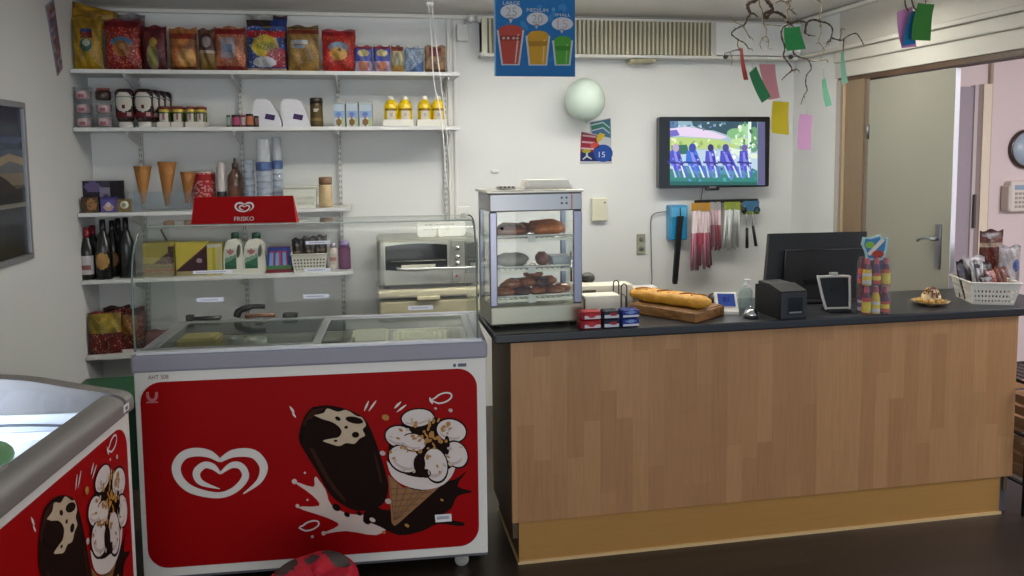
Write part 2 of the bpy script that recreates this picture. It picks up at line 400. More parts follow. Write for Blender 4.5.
b = MB(); b.box(-.012, W_+.006, -.006, D_+.006, H_, H_+.012, mat('#cfccc0', .35, .6), .004); b.build('top_plate', fw)
b = MB()
for k in range(4): b.cyl((W_-.085+.02*(k % 2), -.001, H_-.02-.022*(k//2)), (W_-.085+.02*(k % 2), -.004, H_-.02-.022*(k//2)), .004, mat('#5d5d66', .4))
b.box(W_-.045, W_-.04, -.003, 0, .47, H_-.004, mat('#c98a6a', .4)); b.build('control_strip', fw)
for x in (.004, W_-.009): MB().box(x, x+.005, .02, D_-.02, .088, .465, GW).build('side_glass', fw)
b = MB(); b.box(.032, W_-.036, .004, .009, .088, .463, GW); b.build('front_glass', fw)
b = MB(); b.cyl((.05, -.008, .40), (.05, .006, .40), .006, BLACK); b.cyl((W_-.05, -.01, .25), (W_-.05, 0, .25), .006, CHROME); b.tube([(W_-.05, -.012, .3), (W_-.05, -.012, .18)], .004, CHROME); b.build('door_knob', fw)
WIRE = mat('#c9c9c4', .25, .9, noise=0)
def wshelf(z):
    b = MB()
    for y in (.03, .09, .15, .2, D_-.03): b.tube([(.012, y, z), (W_-.012, y, z)], .0022, WIRE)
    for k in range(15): b.tube([(.03+k*.0222, .03, z-.002), (.03+k*.0222, D_-.03, z-.002)], .0014, WIRE, 4)
    b.tube([(.012, .028, z+.014), (W_-.012, .028, z+.014)], .004, mat('#dcdad0', .3, .3, noise=0)); b.box(.012, W_-.012, .023, .028, z-.008, z+.002, mat('#dcd9c8', .4, .2))
    o = b.build('wire_shelf', fw); b = MB(); b.box(W_*.42, W_*.50, .018, .0225, z-.012, z+.012, mat('#d6d3cb', .5)); b.build('price_tag', o)
    return o
SH = (.108, .226, .352)
for z in SH: wshelf(z)
b = MB()
def fwp(x, y, z): return fw.matrix_basis @ V((x, y, z))
def roll(name, label, cat, group, x, y, z, l, r, a, m, m2=None, tilt=0):
    p = fwp(x, y, z+r*.95); b = MB(loc=p); M = Matrix.Rotation(wz+a, 4, 'Z') @ Matrix.Rotation(tilt, 4, 'Y')
    b.sph(p, (l/2, r, r*.86), m, 12, 8, fn=lambda d: (1-.09*math.sin(d.x*7+x*60))*(1+.10*math.sin(d.y*5+d.z*4+x*90)), M=M)
    if m2: b.sph(p+V((0, 0, r*.55)), (l*.4, r*.45, r*.55), m2, 10, 6, M=M)
    return tag(b.build(name), label, cat, group)
ORG = mat('#c06a20', .35, noise=.35, scale=60, coat=.3); BRN = mat('#8a4c20', .35, noise=.45, scale=70, coat=.4); DKB = mat('#4e2a16', .45, noise=.4, scale=80, bump=.5); BRN2 = mat('#8a4a1a', .4, noise=.45, scale=60, bump=.5)
TAN = mat('#b98c50', .5, noise=.3, scale=60)
for k, (x, y, l, r, a, m) in enumerate(((.10, .075, .14, .026, .08, BRN), (.11, .135, .14, .030, -.08, TAN), (.262, .08, .145, .031, .06, ORG), (.265, .145, .155, .036, -.1, ORG), (.18, .2, .14, .026, 0, BRN))):
    roll('sausage_roll', ('baked sausage roll by the front post on the warmer top shelf', 'tan sausage roll lying behind the darkest one on the warmer top shelf', 'glossy orange sausage roll in the front middle of the warmer top shelf', 'big orange sausage roll behind the front one on the warmer top shelf', 'brown sausage roll at the very back of the warmer top shelf')[k], 'pastry', 'sausage rolls on the top shelf of the food warmer', x, y, SH[2]+.003, l, r, a, m, DKB if k == 0 else None)
for k in range(15):
    q = [(.07, .07, 0), (.14, .065, 0), (.21, .07, 0), (.28, .07, 0), (.325, .115, 0), (.125, .105, .03), (.195, .1, .034), (.26, .105, .034), (.2, .115, .064), (.09, .135, .0), (.16, .145, .0), (.25, .15, .0), (.1, .075, .03), (.23, .075, .032), (.165, .08, .036)][k]
    roll('grilled_chicken_piece', 'browned grilled piece heaped on the bottom shelf of food warmer', 'grilled food', 'grilled pieces heaped in the food warmer', q[0], q[1], SH[0]+.003+q[2], .085, .024, rnd.uniform(-.8, .8), (BRN, DKB, BRN2, BRN)[k % 4])
GREYW = mat('#8f8a80', .5, noise=.15, scale=40)
for k, (x, y, wx, wy, hz, m, nm, lb) in enumerate(((.105, .10, .15, .1, .062, GREYW, 'wrapped_sandwich', 'grey paper-wrapped sandwich on the middle shelf of food warmer'), (.235, .10, .055, .08, .062, mat('#8a5a4c', .5, noise=.3, scale=50), 'wrapped_burger', 'reddish brown wrapped burger on middle shelf of food warmer'), (.315, .11, .09, .1, .042, mat('#9fa3a8', .4, .3), 'foil_tray', 'grey foil tray on middle shelf of food warmer'))):
    p = fwp(x, y, SH[1]+.004); b = MB(loc=p); b.T = b.T @ Matrix.Translation(p) @ Matrix.Rotation(wz, 4, 'Z')
    if k == 2: b.prism([(-wx/2*.85, 0), (wx/2*.85, 0), (wx/2, hz), (-wx/2, hz)], 'y', -wy/2, wy/2, m)
    else: b.sph((0, 0, hz/2), (wx/2, wy/2, hz/2), m, 14, 8, fn=lambda d: 1+.06*math.sin(d.x*7+d.z*5))
    tag(b.build(nm), lb, 'wrapped food')
# things on the roof of the warmer
p = fwp(.1, .12, H_+.0126); b = MB(loc=p); b.box(p.x-.045, p.x+.03, p.y-.02, p.y+.02, p.z, p.z+.014, mat('#d9d4cb', .5), .004); 
for k in range(4): b.box(p.x-.038+.017*k, p.x-.028+.017*k, p.y-.021, p.y-.0195, p.z+.006, p.z+.012, mat('#3a3a3a', .5))
tag(b.build('price_clip'), 'small pale price clip with dark marks on top of food warmer', 'price clip')
p = fwp(.27, .17, H_+.0126); rt = thing('paper_tray', 'white paper tray upside down on the back of the food warmer roof', 'tray', p, wz)
b = MB(); b.prism([(-.10, 0), (.10, 0), (.085, .035), (-.085, .035)], 'y', -.06, .06, mat('#e6e4dc', .6)); b.build('tray_body', rt); b = MB(); b.prism(rrect(-.108, .108, -.068, .068, .01), 'z', 0, .003, mat('#e6e4dc', .6)); b.build('tray_rim', rt)

# till: monitor seen from behind
mon = thing('till_monitor', 'large black monitor seen from behind, leaning back on the counter', 'monitor', (1.80, -1.70, Z), R(-4))
T = Matrix.Rotation(R(-9), 4, 'X')
BK = mat('#0d0d0f', .45, noise=.06, spec=.35); BK2 = mat('#08080a', .5, noise=.05, spec=.3)
b = MB(); b.T = T; b.prism([(-.245, .008), (.245, .008), (.275, .318), (-.20, .318)], 'y', 0, .03, BK); b.build('housing', mon)
b = MB(); b.T = T; b.prism([(-.165, .008), (.24, .008), (.262, .235), (-.13, .235)], 'y', -.012, 0, BK2); b.build('rear_cover', mon)
b = MB(); b.T = T; b.tube([(-.167, -.012, .01), (-.132, -.012, .237), (.263, -.012, .237)], .004, mat('#060607', .4)); b.build('cover_groove', mon)
b = MB(); b.box(-.12, .14, -.06, .14, 0, .018, BK, .006); b.prism([(-.06, .01), (.08, .01), (.07, .1), (-.05, .1)], 'y', .0, .025, BK2); b.build('stand', mon)
# customer display with pale frame
p = wt(838, 313); cd = thing('customer_display', 'small customer display with pale grey frame before the black monitor', 'display', (p.x+.014, p.y+.02, Z), R(-6))
T = Matrix.Rotation(R(-12), 4, 'X')
fr = [(-.05, .02), (.053, .02), (.062, .15), (-.072, .15)]
b = MB(); b.T = T; b.prism(fr, 'y', .004, .022, BK); b.build('screen', cd)
b = MB(); b.T = T; b.tube([(x, .006, z) for x, z in spline([(-.042, .016), (.044, .016), (.055, .022), (.063, .135), (.056, .152), (-.064, .152), (-.074, .142), (-.054, .025), (-.042, .016)], 4)], .0062, mat('#b9b7b2', .35), 8); b.build('frame', cd)
b = MB(); b.T = T; b.box(-.02, .015, .002, .02, .156, .172, mat('#a5a29b', .4), .004); b.build('camera_tab', cd)
b = MB(); b.box(-.05, .05, -.02, .06, 0, .012, BK, .004); b.prism([(-.02, .01), (.02, .01), (.02, .1), (-.02, .1)], 'y', .02, .04, BK); b.build('stand', cd)
# receipt printer
p = wt(757, 318); q = wt(806, 321); pr = thing('receipt_printer', 'black box receipt printer on the front edge of worktop beside chrome bell', 'printer', (1.492, -1.95, Z), R(3))
b = MB(); b.prism([(-.09, .0), (.11, .0), (.11, .12), (.0, .138), (-.09, .118)], 'x', -.06, .06, BK); b.build('housing', pr)
b = MB(); b.box(-.059, .059, -.094, -.089, .005, .112, mat('#202226', .35), .006); b.box(-.03, .04, -.0955, -.0935, .022, .09, mat('#0a0a0b', .15), .004); b.build('front_cover', pr)
b = MB(); b.box(-.024, .034, -.097, -.095, .026, .033, mat('#6d6d70', .3)); b.build('paper_slot', pr)
b = MB(); b.box(-.054, .054, .01, .10, .12, .137, mat('#1d1e21', .5), .005); b.build('lid', pr)
# counter bell
p = wt(753, 319); be = thing('counter_bell', 'shiny chrome reception bell in front of the receipt printer', 'bell', (p.x, p.y+.02, Z))
b = MB(); b.lathe([(.03, 0), (.031, .006), (.027, .01)], BLACK, seg=20); b.build('base', be)
b = MB(); b.lathe([(.029, .009), (.0285, .018), (.023, .03), (.012, .037), (.001, .039)], CHROME, seg=24); b.build('dome', be)
b = MB(); b.lathe([(.003, .037), (.003, .045), (.006, .046), (.006, .05), (.001, .052)], CHROME, seg=12); b.build('plunger', be)
# sanitiser bottle
p = wt(748, 309); sb = thing('pump_bottle', 'clear pump bottle of hand gel behind the counter bell', 'bottle', (p.x, p.y+.025, Z))
b = MB(); b.lathe([(.029, 0), (.031, .01), (.031, .075), (.022, .09), (.009, .094)], clear('gel_bottle', (.8, .87, .86), body=.35, bodycol='#aeb9b6'), seg=18); b.build('bottle_body', sb)
b = MB(); b.lathe([(.012, .093), (.012, .106), (.004, .107), (.004, .122)], mat('#c9ccca', .4), seg=12); b.box(-.006, .024, -.006, .006, .12, .129, mat('#d8d8d4', .4), .003); b.build('pump', sb)
# card reader
p = wt(731, 313); cr = thing('card_terminal', 'white card terminal with blue screen tilted up on the worktop', 'card terminal', (1.288, -1.855, Z), R(-16))
T = Matrix.Translation((0, .0, .0475)) @ Matrix.Rotation(R(45), 4, 'X')
b = MB(); b.prism([(-.035, 0), (.05, 0), (.045, .082), (.035, .082), (-.035, .012)], 'x', -.046, .046, mat('#d9d6cf', .4)); b.build('body', cr)
b = MB(); b.T = T; b.box(-.036, .036, -.022, .042, -.004, .0045, mat('#2f4fa4', .2, emit=.55), .0015); b.build('screen', cr)
b = MB(); b.T = T; b.box(-.014, .014, .0, .022, .004, .0056, mat('#1f3272', .2)); b.build('screen_icon', cr)
p = wt(722, 305)
p = V((1.345, -1.62, 0)); b = MB(loc=(p.x, p.y, Z)); b.lathe([(.038, 0), (.037, .016), (.03, .034), (.016, .044), (.001, .046)], BLACK, (p.x, p.y, Z), 18, sy=1.2); tag(b.build('computer_mouse'), 'round black mouse behind the white card terminal', 'mouse')
p = wt(690, 298); rt = thing('storage_tray', 'shallow white plastic tray lying behind the baguette', 'tray', (1.195, -1.605, Z))
b = MB(); b.prism(rrect(-.085, .085, -.05, .05, .02), 'z', 0, .006, WHITEP); b.build('tray_floor', rt)
b = MB(); b.tube([(x, y, .03) for x, y in rrect(-.09, .09, -.055, .055, .02)], .004, WHITEP, closed=True); b.grid(lambda u, v: [(x*(.97+.03*v), y*(.97+.03*v), .03*v) for x, y in [rrect(-.09, .09, -.055, .055, .02)[int(round(u*28)) % 28]]][0], 28, 1, WHITEP); b.build('tray_wall', rt)

# baguette on wooden board
a = math.atan2(-2.0+1.66, 1.13-.93)
tb = thing('bread_board', 'thick wicker-edged wooden board under the long baguette on counter', 'bread board', (1.073, -1.825, Z), R(-55))
WICK = wood_panel('wicker', '#8a6233', '#6b4722', .012, .02, True, .3)
b = MB(); b.box(-.165, .165, -.115, .115, 0, .042, WICK, .006); b.build('board_body', tb)
b = MB(); b.box(-.155, .155, -.105, .105, .042, .046, mat('#7a5830', .5, noise=.2, scale=40)); b.build('board_top', tb)
bg_ = thing('baguette', 'long golden topped baguette lying across the wooden board', 'bread', (1.036, -1.838, Z+.0465), R(-53))
BRD = mat('#c08a2a', .55, noise=.35, scale=38, bump=.5)
b = MB(); n = 26
def bag_fn(u, v):
    a_ = 2*PI*u; x = (v-.5)*.40; r = (max(0, 1-abs(2*v-1)**5))**.5
    return (x, .046*r*math.cos(a_)*(1+.06*math.sin(v*31)), max(0, .028+.03*r*math.sin(a_)*(1+.1*math.sin(v*23+1))))
b.grid(bag_fn, 16, n, BRD); b.build('crust', bg_)
b = MB()
for k in range(6): b.tube(spline([(-.16+.055*k, -.022, .054), (-.135+.055*k, .0, .0585), (-.11+.055*k, .022, .054)], 4), .0035, mat('#9a5f22', .6, noise=.2), 5)
b.build('slash', bg_)
kn = thing('bread_knife', 'bread knife with black handle lying behind the baguette', 'knife', (1.14, -1.745, Z+.0466), R(-48))
b = MB(); b.prism(rrect(-.02, .075, -.011, .011, .008), 'z', .0, .018, BLACK); b.build('handle', kn); b = MB(); b.prism([(-.02, -.009), (-.02, .012), (-.10, .012), (-.12, -.004)], 'z', .008, .0105, STEEL); b.build('blade', kn)
# napkins in a wire holder and candy packs
nh = thing('napkin_holder', 'wire napkin holder stacked with white napkins beside the food warmer', 'napkin holder', (.752, -1.775, Z), R(2))
WIREB = mat('#55534e', .35, .7, noise=0)
b = MB(); b.tube([(x, y, .006) for x, y in rrect(-.09, .09, -.05, .05, .01)], .003, WIREB, closed=True)
for x in (-.092, .092): b.tube(spline([(x, -.05, .006), (x, -.05, .07), (x, -.045, .085), (x, 0, .088)], 4), .003, WIREB)
b.build('wire_frame', nh)
for x, y in ((.083, -.053), (.083, .045)):
    b = MB(); b.tube(spline([(x-.012, y, .005), (x-.012, y, .12), (x-.008, y, .135), (x, y, .14), (x+.008, y, .135), (x+.012, y, .12), (x+.012, y, .005)], 5), .003, WIREB); b.build('hoop', nh)
b = MB(); b.box(-.086, .07, -.044, .044, .008, .092, mat('#e9e4d2', .7, noise=.03, bump=.2, scale=20), .004); b.build('napkin_stack', nh)
b = MB(loc=(.74, -1.64, Z)); b.box(.665, .92, -1.70, -1.6, Z, Z+.115, mat('#d7d2bf', .55, noise=.03), .005); b.box(.69, .75, -1.7015, -1.6995, Z+.085, Z+.097, mat('#5b4b3c', .5)); tag(b.build('paper_box'), 'cream paper box standing behind the wire napkin holder', 'box')
b = MB(loc=(1.0, -1.60, Z)); b.prism([(-1.63, Z), (-1.56, Z), (-1.57, Z+.075), (-1.62, Z+.075)], 'x', .935, 1.06, mat('#77757a', .5)); b.box(.93, 1.065, -1.635, -1.555, Z+.075, Z+.085, mat('#a9a8a4', .5), .003); tag(b.build('lidded_tub'), 'grey lidded tub behind the end of the baguette', 'tub')
p = at(589, 279, y=-1.66); tb2 = thing('tea_strainer', 'dark wire mesh ball poking up behind the napkin box', 'strainer', (p.x+.02, -1.57, Z))
b = MB(); b.sph((0, 0, .13), (.033, .033, .026), mat('#43423e', .5, .4, noise=.4, scale=120), 14, 8); b.build('mesh_ball', tb2); b = MB(); b.cyl((0, 0, 0), (0, 0, .12), .005, STEELD); b.cyl((0, 0, 0), (0, 0, .01), .03, STEELD); b.build('stem', tb2)
def candy(u0, u1, v, base, ops, label):
    p = wt(u0, v); q = wt(u1, v); w_ = q.x-p.x; t = thing('sweet_packet', label, 'sweets', ((p.x+q.x)/2, -2.0, Z), rnd.uniform(-.05, .05), 'sweet packets along the counter edge')
    for k in range(2):
        b = MB(); fn = pick(ops, base); z0 = k*.036
        b.box(-w_/2, w_/2, -.028, .03, z0, z0+.034, ink(base), .008)
        b.grid(lambda u, v2: (w_*.92*(u-.5), -.0288, z0+.004+.026*v2), 12, 6, lambda u, v2: ink(fn(2*u-1, v2)), False); b.build('packet_wrapper', t)
    return t
candy(580, 602, 329, '#a8232b', [('b', .0, .45, '#d9d5dc'), ('e', .1, .5, .5, .3, '#c23a44'), ('r', -1, -.6, 0, 1, '#8a1620')], 'red and white sweet packets stacked beside the food warmer')
candy(603, 620, 328, '#262b3a', [('b', 0, .45, '#cfd2de'), ('e', .2, .6, .5, .3, '#a43440')], 'dark and white sweet packets between the red and blue ones')
candy(621, 640, 327, '#2a3f8c', [('b', 0, .4, '#d5d6e2'), ('e', 0, .75, .6, .2, '#7f9ad6')], 'blue and white sweet packets, closest of three to the bread board')

# multi-pack of little drink bottles with a printed card on top
p = wt(875, 313); mp = thing('drink_multipack', 'wrapped two-tier pack of small colourful bottles with printed card on top', 'drinks pack', (p.x, -1.985, Z), R(-8))
cols = ('#b3343c', '#d8b52a', '#5b2d55', '#c05a28', '#8d2f48', '#3c5c8f')
k = 0
for tier in range(2):
    for i in range(3):
        for j in range(2):
            b = MB(); c = (-.04+.04*i, -.02+.04*j, tier*.122); k += 1
            cc = cols[(i+2*j+tier) % 6]; lb = ('#d7c23a', '#c9ccd0', '#c84a36')[(i+j+tier) % 3]
            b.lathe([(.017, 0, ink(cc)), (.0185, .006, ink(lb)), (.0185, .022, ink('#e0c83e' if k % 2 else '#7d3f8f')), (.0185, .040, ink(lb)), (.0185, .052, ink(cc)), (.0165, .068, ink('#5d2440' if k % 3 else cc)), (.0105, .09, ink('#b04a5c' if k % 2 else '#5d2440')), (.0105, .114), (.0, .115)], ink(cc), c, 12)
            b.build('bottle', mp)
b = MB()
for z0 in (0, .122): b.prism(rrect(-.062, .062, -.042, .042, .018), 'z', z0, z0+.0012, FILM)
vs = rrect(-.062, .062, -.042, .042, .018)
b.grid(lambda u, v: (vs[int(u*28) % 28][0]*(1-.12*max(0, v-.85)/.15), vs[int(u*28) % 28][1]*(1-.12*max(0, v-.85)/.15), .24*v), 28, 12, FILM); b.build('shrink_film', mp)
b = MB(); card = [(-.03, 0), (.034, 0), (.046, .035), (.05, .07), (.03, .066), (.02, .078), (-.02, .07), (-.046, .072), (-.052, .05), (-.04, .03)]
b.prism([(x*1.15, z*1.4+.225) for x, z in card], 'y', -.003, .003, ink('#a9cfd4')); 
b.prism([(x*.92, z*1.15+.235) for x, z in card], 'y', -.0042, -.003, ink('#3f7fb5')); b.prism([(-.035, .255), (.025, .318), (.042, .31), (-.022, .245)], 'y', -.0052, -.0042, ink('#dcd7c8'))
b.prism(ell(.012, .252, .026, .016), 'y', -.006, -.0052, ink('#a8412f')); b.prism(ell(-.024, .292, .02, .015), 'y', -.0056, -.0052, ink('#86b64c')); b.build('printed_card', mp)
# dessert display
p = wt(925, 306); ds = thing('dessert_plate', 'scalloped plate of model ice cream with caramel sauce and nuts on counter', 'dessert', (p.x+.045, p.y+.025, Z))
b = MB()
b.grid(lambda u, v: ((.025+.05*v)*(1+.05*v*math.cos(12*2*PI*u))*math.cos(2*PI*u)*1.05, (.025+.05*v)*(1+.05*v*math.cos(12*2*PI*u))*math.sin(2*PI*u), .004+.014*v*v), 72, 4, mat('#a58a5c', .4)); b.prism(ell(0, 0, .027, .026), 'z', 0, .0045, mat('#a58a5c', .4)); b.build('plate', ds, solid=.002)
CRM = mat('#d6bc92', .5, noise=.12, scale=50); CAR = mat('#5a2a10', .2, coat=.5)
for k, (x, y, z, r) in enumerate(((-.02, -.005, .032, .024), (.022, -.004, .032, .024), (.0, .022, .033, .024), (.0, -.012, .056, .022))):
    MB().sph((x, y, z), r, CRM, 14, 9, fn=lambda d: 1+.06*math.sin(9*d.x+7*d.z)).build('ice_cream_scoop', ds)
b = MB()
for k in range(11):
    a = k*2*PI/11+.3; b.sph((.047*math.cos(a), .04*math.sin(a), .017+.003*(k % 2)), (.013, .011, .009), mat('#bd9648' if k % 2 else '#a87f38', .5, noise=.25), 8, 5)
b.build('nut_ring', ds)
b = MB()
for k in range(15):
    a = k*2*PI/9; b.tube(spline([(.004*math.cos(a), -.012+.004*math.sin(a), .0785), (.016*math.cos(a), -.01+.016*math.sin(a), .071), (.026*math.cos(a), -.006+.026*math.sin(a), .054), (.034*math.cos(a+.15), -.002+.032*math.sin(a+.15), .036)], 5), .0042, CAR, 6)
b.build('caramel_sauce', ds)
b = MB(); rg = random.Random(2)
for k in range(60):
    a = rg.uniform(0, 6.28); t_ = rg.uniform(.15, 1.25); b.sph((.036*math.sin(t_)*math.cos(a), .03*math.sin(t_)*math.sin(a)-.004, .04+.036*math.cos(t_)), (.006, .005, .005), (mat('#a9803e', .5), mat('#7d4f22', .5), mat('#c9ad7c', .5))[k % 3], 6, 4)
b.build('nut_topping', ds)

# plastic baskets with slot holes
def basket(root, w0, w1, d0, d1, h, m, rows=3, cols=12):
    """w0,d0 at the foot, w1,d1 at the rim; slotted walls"""
    b = MB(); nr = rows*2+3
    for s_ in range(4):
        L0, L1, off0, off1 = (w0, w1, d0/2, d1/2) if s_ % 2 == 0 else (d0, d1, w0/2, w1/2)
        n = cols*2+1 if s_ % 2 == 0 else max(5, int(cols*d0/w0)*2+1); Mz = Matrix.Rotation(s_*PI/2, 4, 'Z')
        fn = lambda u, v: Mz @ V(((u-.5)*(L0+(L1-L0)*v), -(off0+(off1-off0)*v), h*v))
        b.grid(fn, n, nr, m, False, skip=lambda i, j: i % 2 == 1 and j % 2 == 1 and 1 <= j <= nr-3 and 1 <= i < n-1)
    b.box(-w0/2, w0/2, -d0/2, d0/2, 0, .002, m); b.build('basket_wall', root, solid=.0025)
    b = MB(); b.tube([(x, y, h) for x, y in rrect(-w1/2-.004, w1/2+.004, -d1/2-.004, d1/2+.004, .012)], .0045, m, 6, closed=True); b.build('rim', root)
BASKW = mat('#d5d0c6', .45, noise=.02)
p = wt(978, 307); bk = thing('sweets_basket', 'white slotted plastic basket full of sweet bags on the counter end', 'basket', (2.552, -1.862, Z), R(-20))
basket(bk, .165, .205, .20, .245, .10, BASKW)
def bag(root, name, w_, h_, d_, base, ops, back=None, M=None, nu=40, nv=44, neck=.96, label=None, film=foil):
    """pillow bag, printed front, crimped ends"""
    b = MB(); fn = pick(ops, base); M = M or Matrix.Identity(4); j = rnd.random()*6
    def th(u, v): return d_/2*max(0, 1-abs(u)**2.6)**.55*max(0, math.sin(PI*min(1, max(0, (v-.04)/.90))))**.55*(1+.10*math.sin(7*u+9*v+j))
    def wd(v): return w_/2*(1-(1-neck)*math.sin(PI*v)*1.0)*(1+.012*math.sin(20*v+j))
    def front(u, v): u = 2*u-1; return M @ V((u*wd(v), -th(u, v)-.0008, h_*v+(.006*math.sin(5*u+j) if v > .99 else 0)))
    def rear(u, v): u = 1-2*u; return M @ V((u*wd(v), th(u, v)+.0008, h_*v+(.006*math.sin(5*u+j) if v > .99 else 0)))
    rg = random.Random(len(base)+int(w_*9999)+int(h_*7777)); ph = [rg.uniform(0, 6.28) for _ in range(6)]
    def shade(u, v):     # loose mottling of the print, with crinkle light and dark put into the colour
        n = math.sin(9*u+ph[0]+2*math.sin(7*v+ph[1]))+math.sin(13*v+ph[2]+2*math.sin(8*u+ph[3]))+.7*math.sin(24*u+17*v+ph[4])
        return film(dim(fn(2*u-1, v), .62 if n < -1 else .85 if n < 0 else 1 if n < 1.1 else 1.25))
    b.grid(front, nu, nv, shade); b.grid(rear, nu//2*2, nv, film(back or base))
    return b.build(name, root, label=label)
BZ = Z+.004
def bagthing(name, label, cat, group, loc, rz, w_, h_, d_, base, ops, tilt=0., **k):
    o = bag(None, name, w_, h_, d_, base, ops, M=Matrix.Rotation(tilt, 4, 'X'), **k); o.location = loc; o.rotation_euler = (0, 0, rz); return tag(o, label, cat, group)
g = 'sweet bags standing in the white basket'
HB = 1.18
def inb(x, y, z): return bk.matrix_basis @ V((x, y, z))
bagthing('sweet_bag', 'dark sweet bag with red foot at the front edge of the white basket', 'sweets', g, inb(-.055, .02, .006), .5, .11, .165, .022, '#2a2428', [('b', 0, .4, '#6d1f28'), ('s', .2, '#8f8a90', 3), ('e', -.2, .8, .5, .12, '#433a58')], -.25)
bagthing('sweet_bag', 'white and grey striped sweet bag slanting across the white basket', 'sweets', g, inb(-.028, -.028, .006), -.35, .055, .185, .018, '#c9c6c8', [('r', -.5, -.2, 0, 1, '#7d7a80'), ('e', 0, .85, .5, .06, '#4a4a50')], -.35)
bagthing('sweet_bag', 'white topped sweet bag with dark oval at the back of basket', 'sweets', g, inb(-.01, .065, .006), .1, .13, .19, .022, '#c3bab8', [('e', 0, .5, .6, .2, '#2c2422'), ('b', 0, .35, '#5b2a26')], -.12)
bagthing('sweet_bag', 'red speckled sweet bag in the middle of white basket', 'sweets', g, inb(.03, -.035, .006), .1, .07, .14, .02, '#8f2a20', [('s', .25, '#c98a6a', 5), ('b', 0, .3, '#5e1712')], -.2)
bagthing('sweet_bag', 'brown-red small sweet bag at the outer corner of the basket', 'sweets', g, inb(.066, -.02, .006), -.2, .055, .15, .02, '#7a3422', [('s', .2, '#b08060', 9)], -.15)
bagthing('sweet_bag', 'purple-black sweet bag at the door end of the white basket', 'sweets', g, inb(-.06, .062, .006), .2, .07, .17, .02, '#2c2730', [('e', 0, .75, .5, .12, '#5a4a7a'), ('s', .15, '#77707a', 5)], -.15)
bagthing('sweet_bag', 'black bag with brown swirl behind the slanting striped bag', 'sweets', g, inb(.01, .02, .006), -.1, .09, .165, .02, '#3a2f2c', [('e', .1, .6, .5, .16, '#8f8378'), ('e', .2, .55, .4, .12, '#241c1a'), ('b', 0, .3, '#6d1f22')], -.18)
bagthing('sweet_bag', 'dark red sweet bag at the front corner by the slanting striped bag', 'sweets', g, inb(-.004, -.062, .006), .05, .07, .115, .018, '#6a1c20', [('s', .2, '#a86a5c', 5), ('b', .8, 1, '#3a2226')], -.2)
bagthing('crisp_bag', 'tall dark red bag with pale stripe standing behind the basket', 'snack bag', None, (2.765, -1.65, Z), .0, .13, .30, .04, '#5e241b', [('b', .72, .79, '#b7a08a'), ('s', .06, '#a87a4a', 2), ('b', .88, 1, '#4a1c16')])
bagthing('crisp_bag', 'white bag with blue and red pattern at the far end of counter', 'snack bag', None, (2.775, -1.755, Z), -.1, .11, .235, .03, '#b9b4b6', [('e', .5, .6, .35, .12, '#4a6aa8'), ('e', -.3, .3, .25, .1, '#8f4a44'), ('s', .1, '#c98a5a', 4), ('e', .2, .15, .5, .1, '#a8605a')])
# ------------------------------------------------------------------ chest freezers
RED = mat('#920004', .5, noise=.02, scale=3, coat=.0, spec=.12)
FWHITE = mat('#d8d6d0', .4, noise=.02, scale=4); RIMG = mat('#8b8a96', .42, noise=.03, scale=5); RIMG2 = mat('#74706d', .42, noise=.03, scale=5)
INNER = mat('#dfe3e6', .5, noise=.03)
FZ1 = V((-1.078, -1.973, 0)); A1 = math.atan2(-2.041+1.974, .205+1.063); FW, FD = 1.287, .61
f1 = thing('ice_cream_freezer', 'white chest freezer with glass canopy and big red heart logo panel', 'freezer', FZ1, A1)
_inv = f1.matrix_basis.inverted(); _o = _inv @ CAM
def fz(u, v):
    """photo pixel -> x, z on the front sheet of the freezer"""
    d = _inv.to_3x3() @ (_f + _r*((u-PX0)/FPX) - _u*((v-PY0)/FPX)); p = _o + d*(-_o.y/d.y); return (p.x, p.z)
def cr7(x, y): return fz(130+.3748*x, 360+.3748*y)
def cr8(x, y): return fz(290+.375*x, 360+.375*y)
def L(n): return -.0025-.0006*n          # printed layers, a hair apart
def flat(b, pts, n, m, cv=None, smooth=0):
    q = spline(list(pts)+[pts[0]], smooth)[:-1] if smooth else pts
    b.prism([(cv(*p) if cv else p) for p in q], 'y', L(n), L(n)+.0005, m)
def ribbon(b, pts, ws, n, m, cv, k=10):
    P = spline([(p[0], p[1], w) for p, w in zip(pts, ws)], k); l = []; r = []
    for i, p in enumerate(P):
        a = P[max(i-1, 0)]; c = P[min(i+1, len(P)-1)]; dx, dy = c[0]-a[0], c[1]-a[1]; h = math.hypot(dx, dy) or 1
        nx, ny = -dy/h*p[2]/2, dx/h*p[2]/2
        l.append(cv(p[0]+nx, p[1]+ny)); r.append(cv(p[0]-nx, p[1]-ny))
    vs = [(x, L(n), z) for x, z in l+r]; N = len(l)
    b.add(vs, [(i, i+1, N+i+1, N+i) for i in range(N-1)], m)
def heart(b, n, m, cv):
    ribbon(b, [(303, 356), (345, 322), (357, 285), (338, 255), (310, 246), (272, 250), (240, 268)], [3, 14, 22, 23, 23, 20, 10], n, m, cv)
    ribbon(b, [(241, 268), (212, 250), (175, 245), (142, 255), (124, 285), (135, 320), (170, 347), (235, 360), (280, 345), (308, 312), (298, 284), (272, 280), (241, 302)], [10, 20, 23, 23, 24, 22, 20, 16, 17, 19, 18, 16, 6], n, m, cv)
    ribbon(b, [(241, 302), (222, 284), (198, 280), (178, 300), (190, 326), (240, 343)], [6, 16, 18, 20, 15, 2], n, m, cv)
PW = mat('#d3cfca', .4, noise=.02); PCREAM = mat('#b9a68c', .4, noise=.12, scale=40); PBROWN = mat('#1a0c08', .6, noise=.2, scale=20, spec=.08); PBROWN2 = mat('#351c13', .6, noise=.15, scale=25, spec=.08)
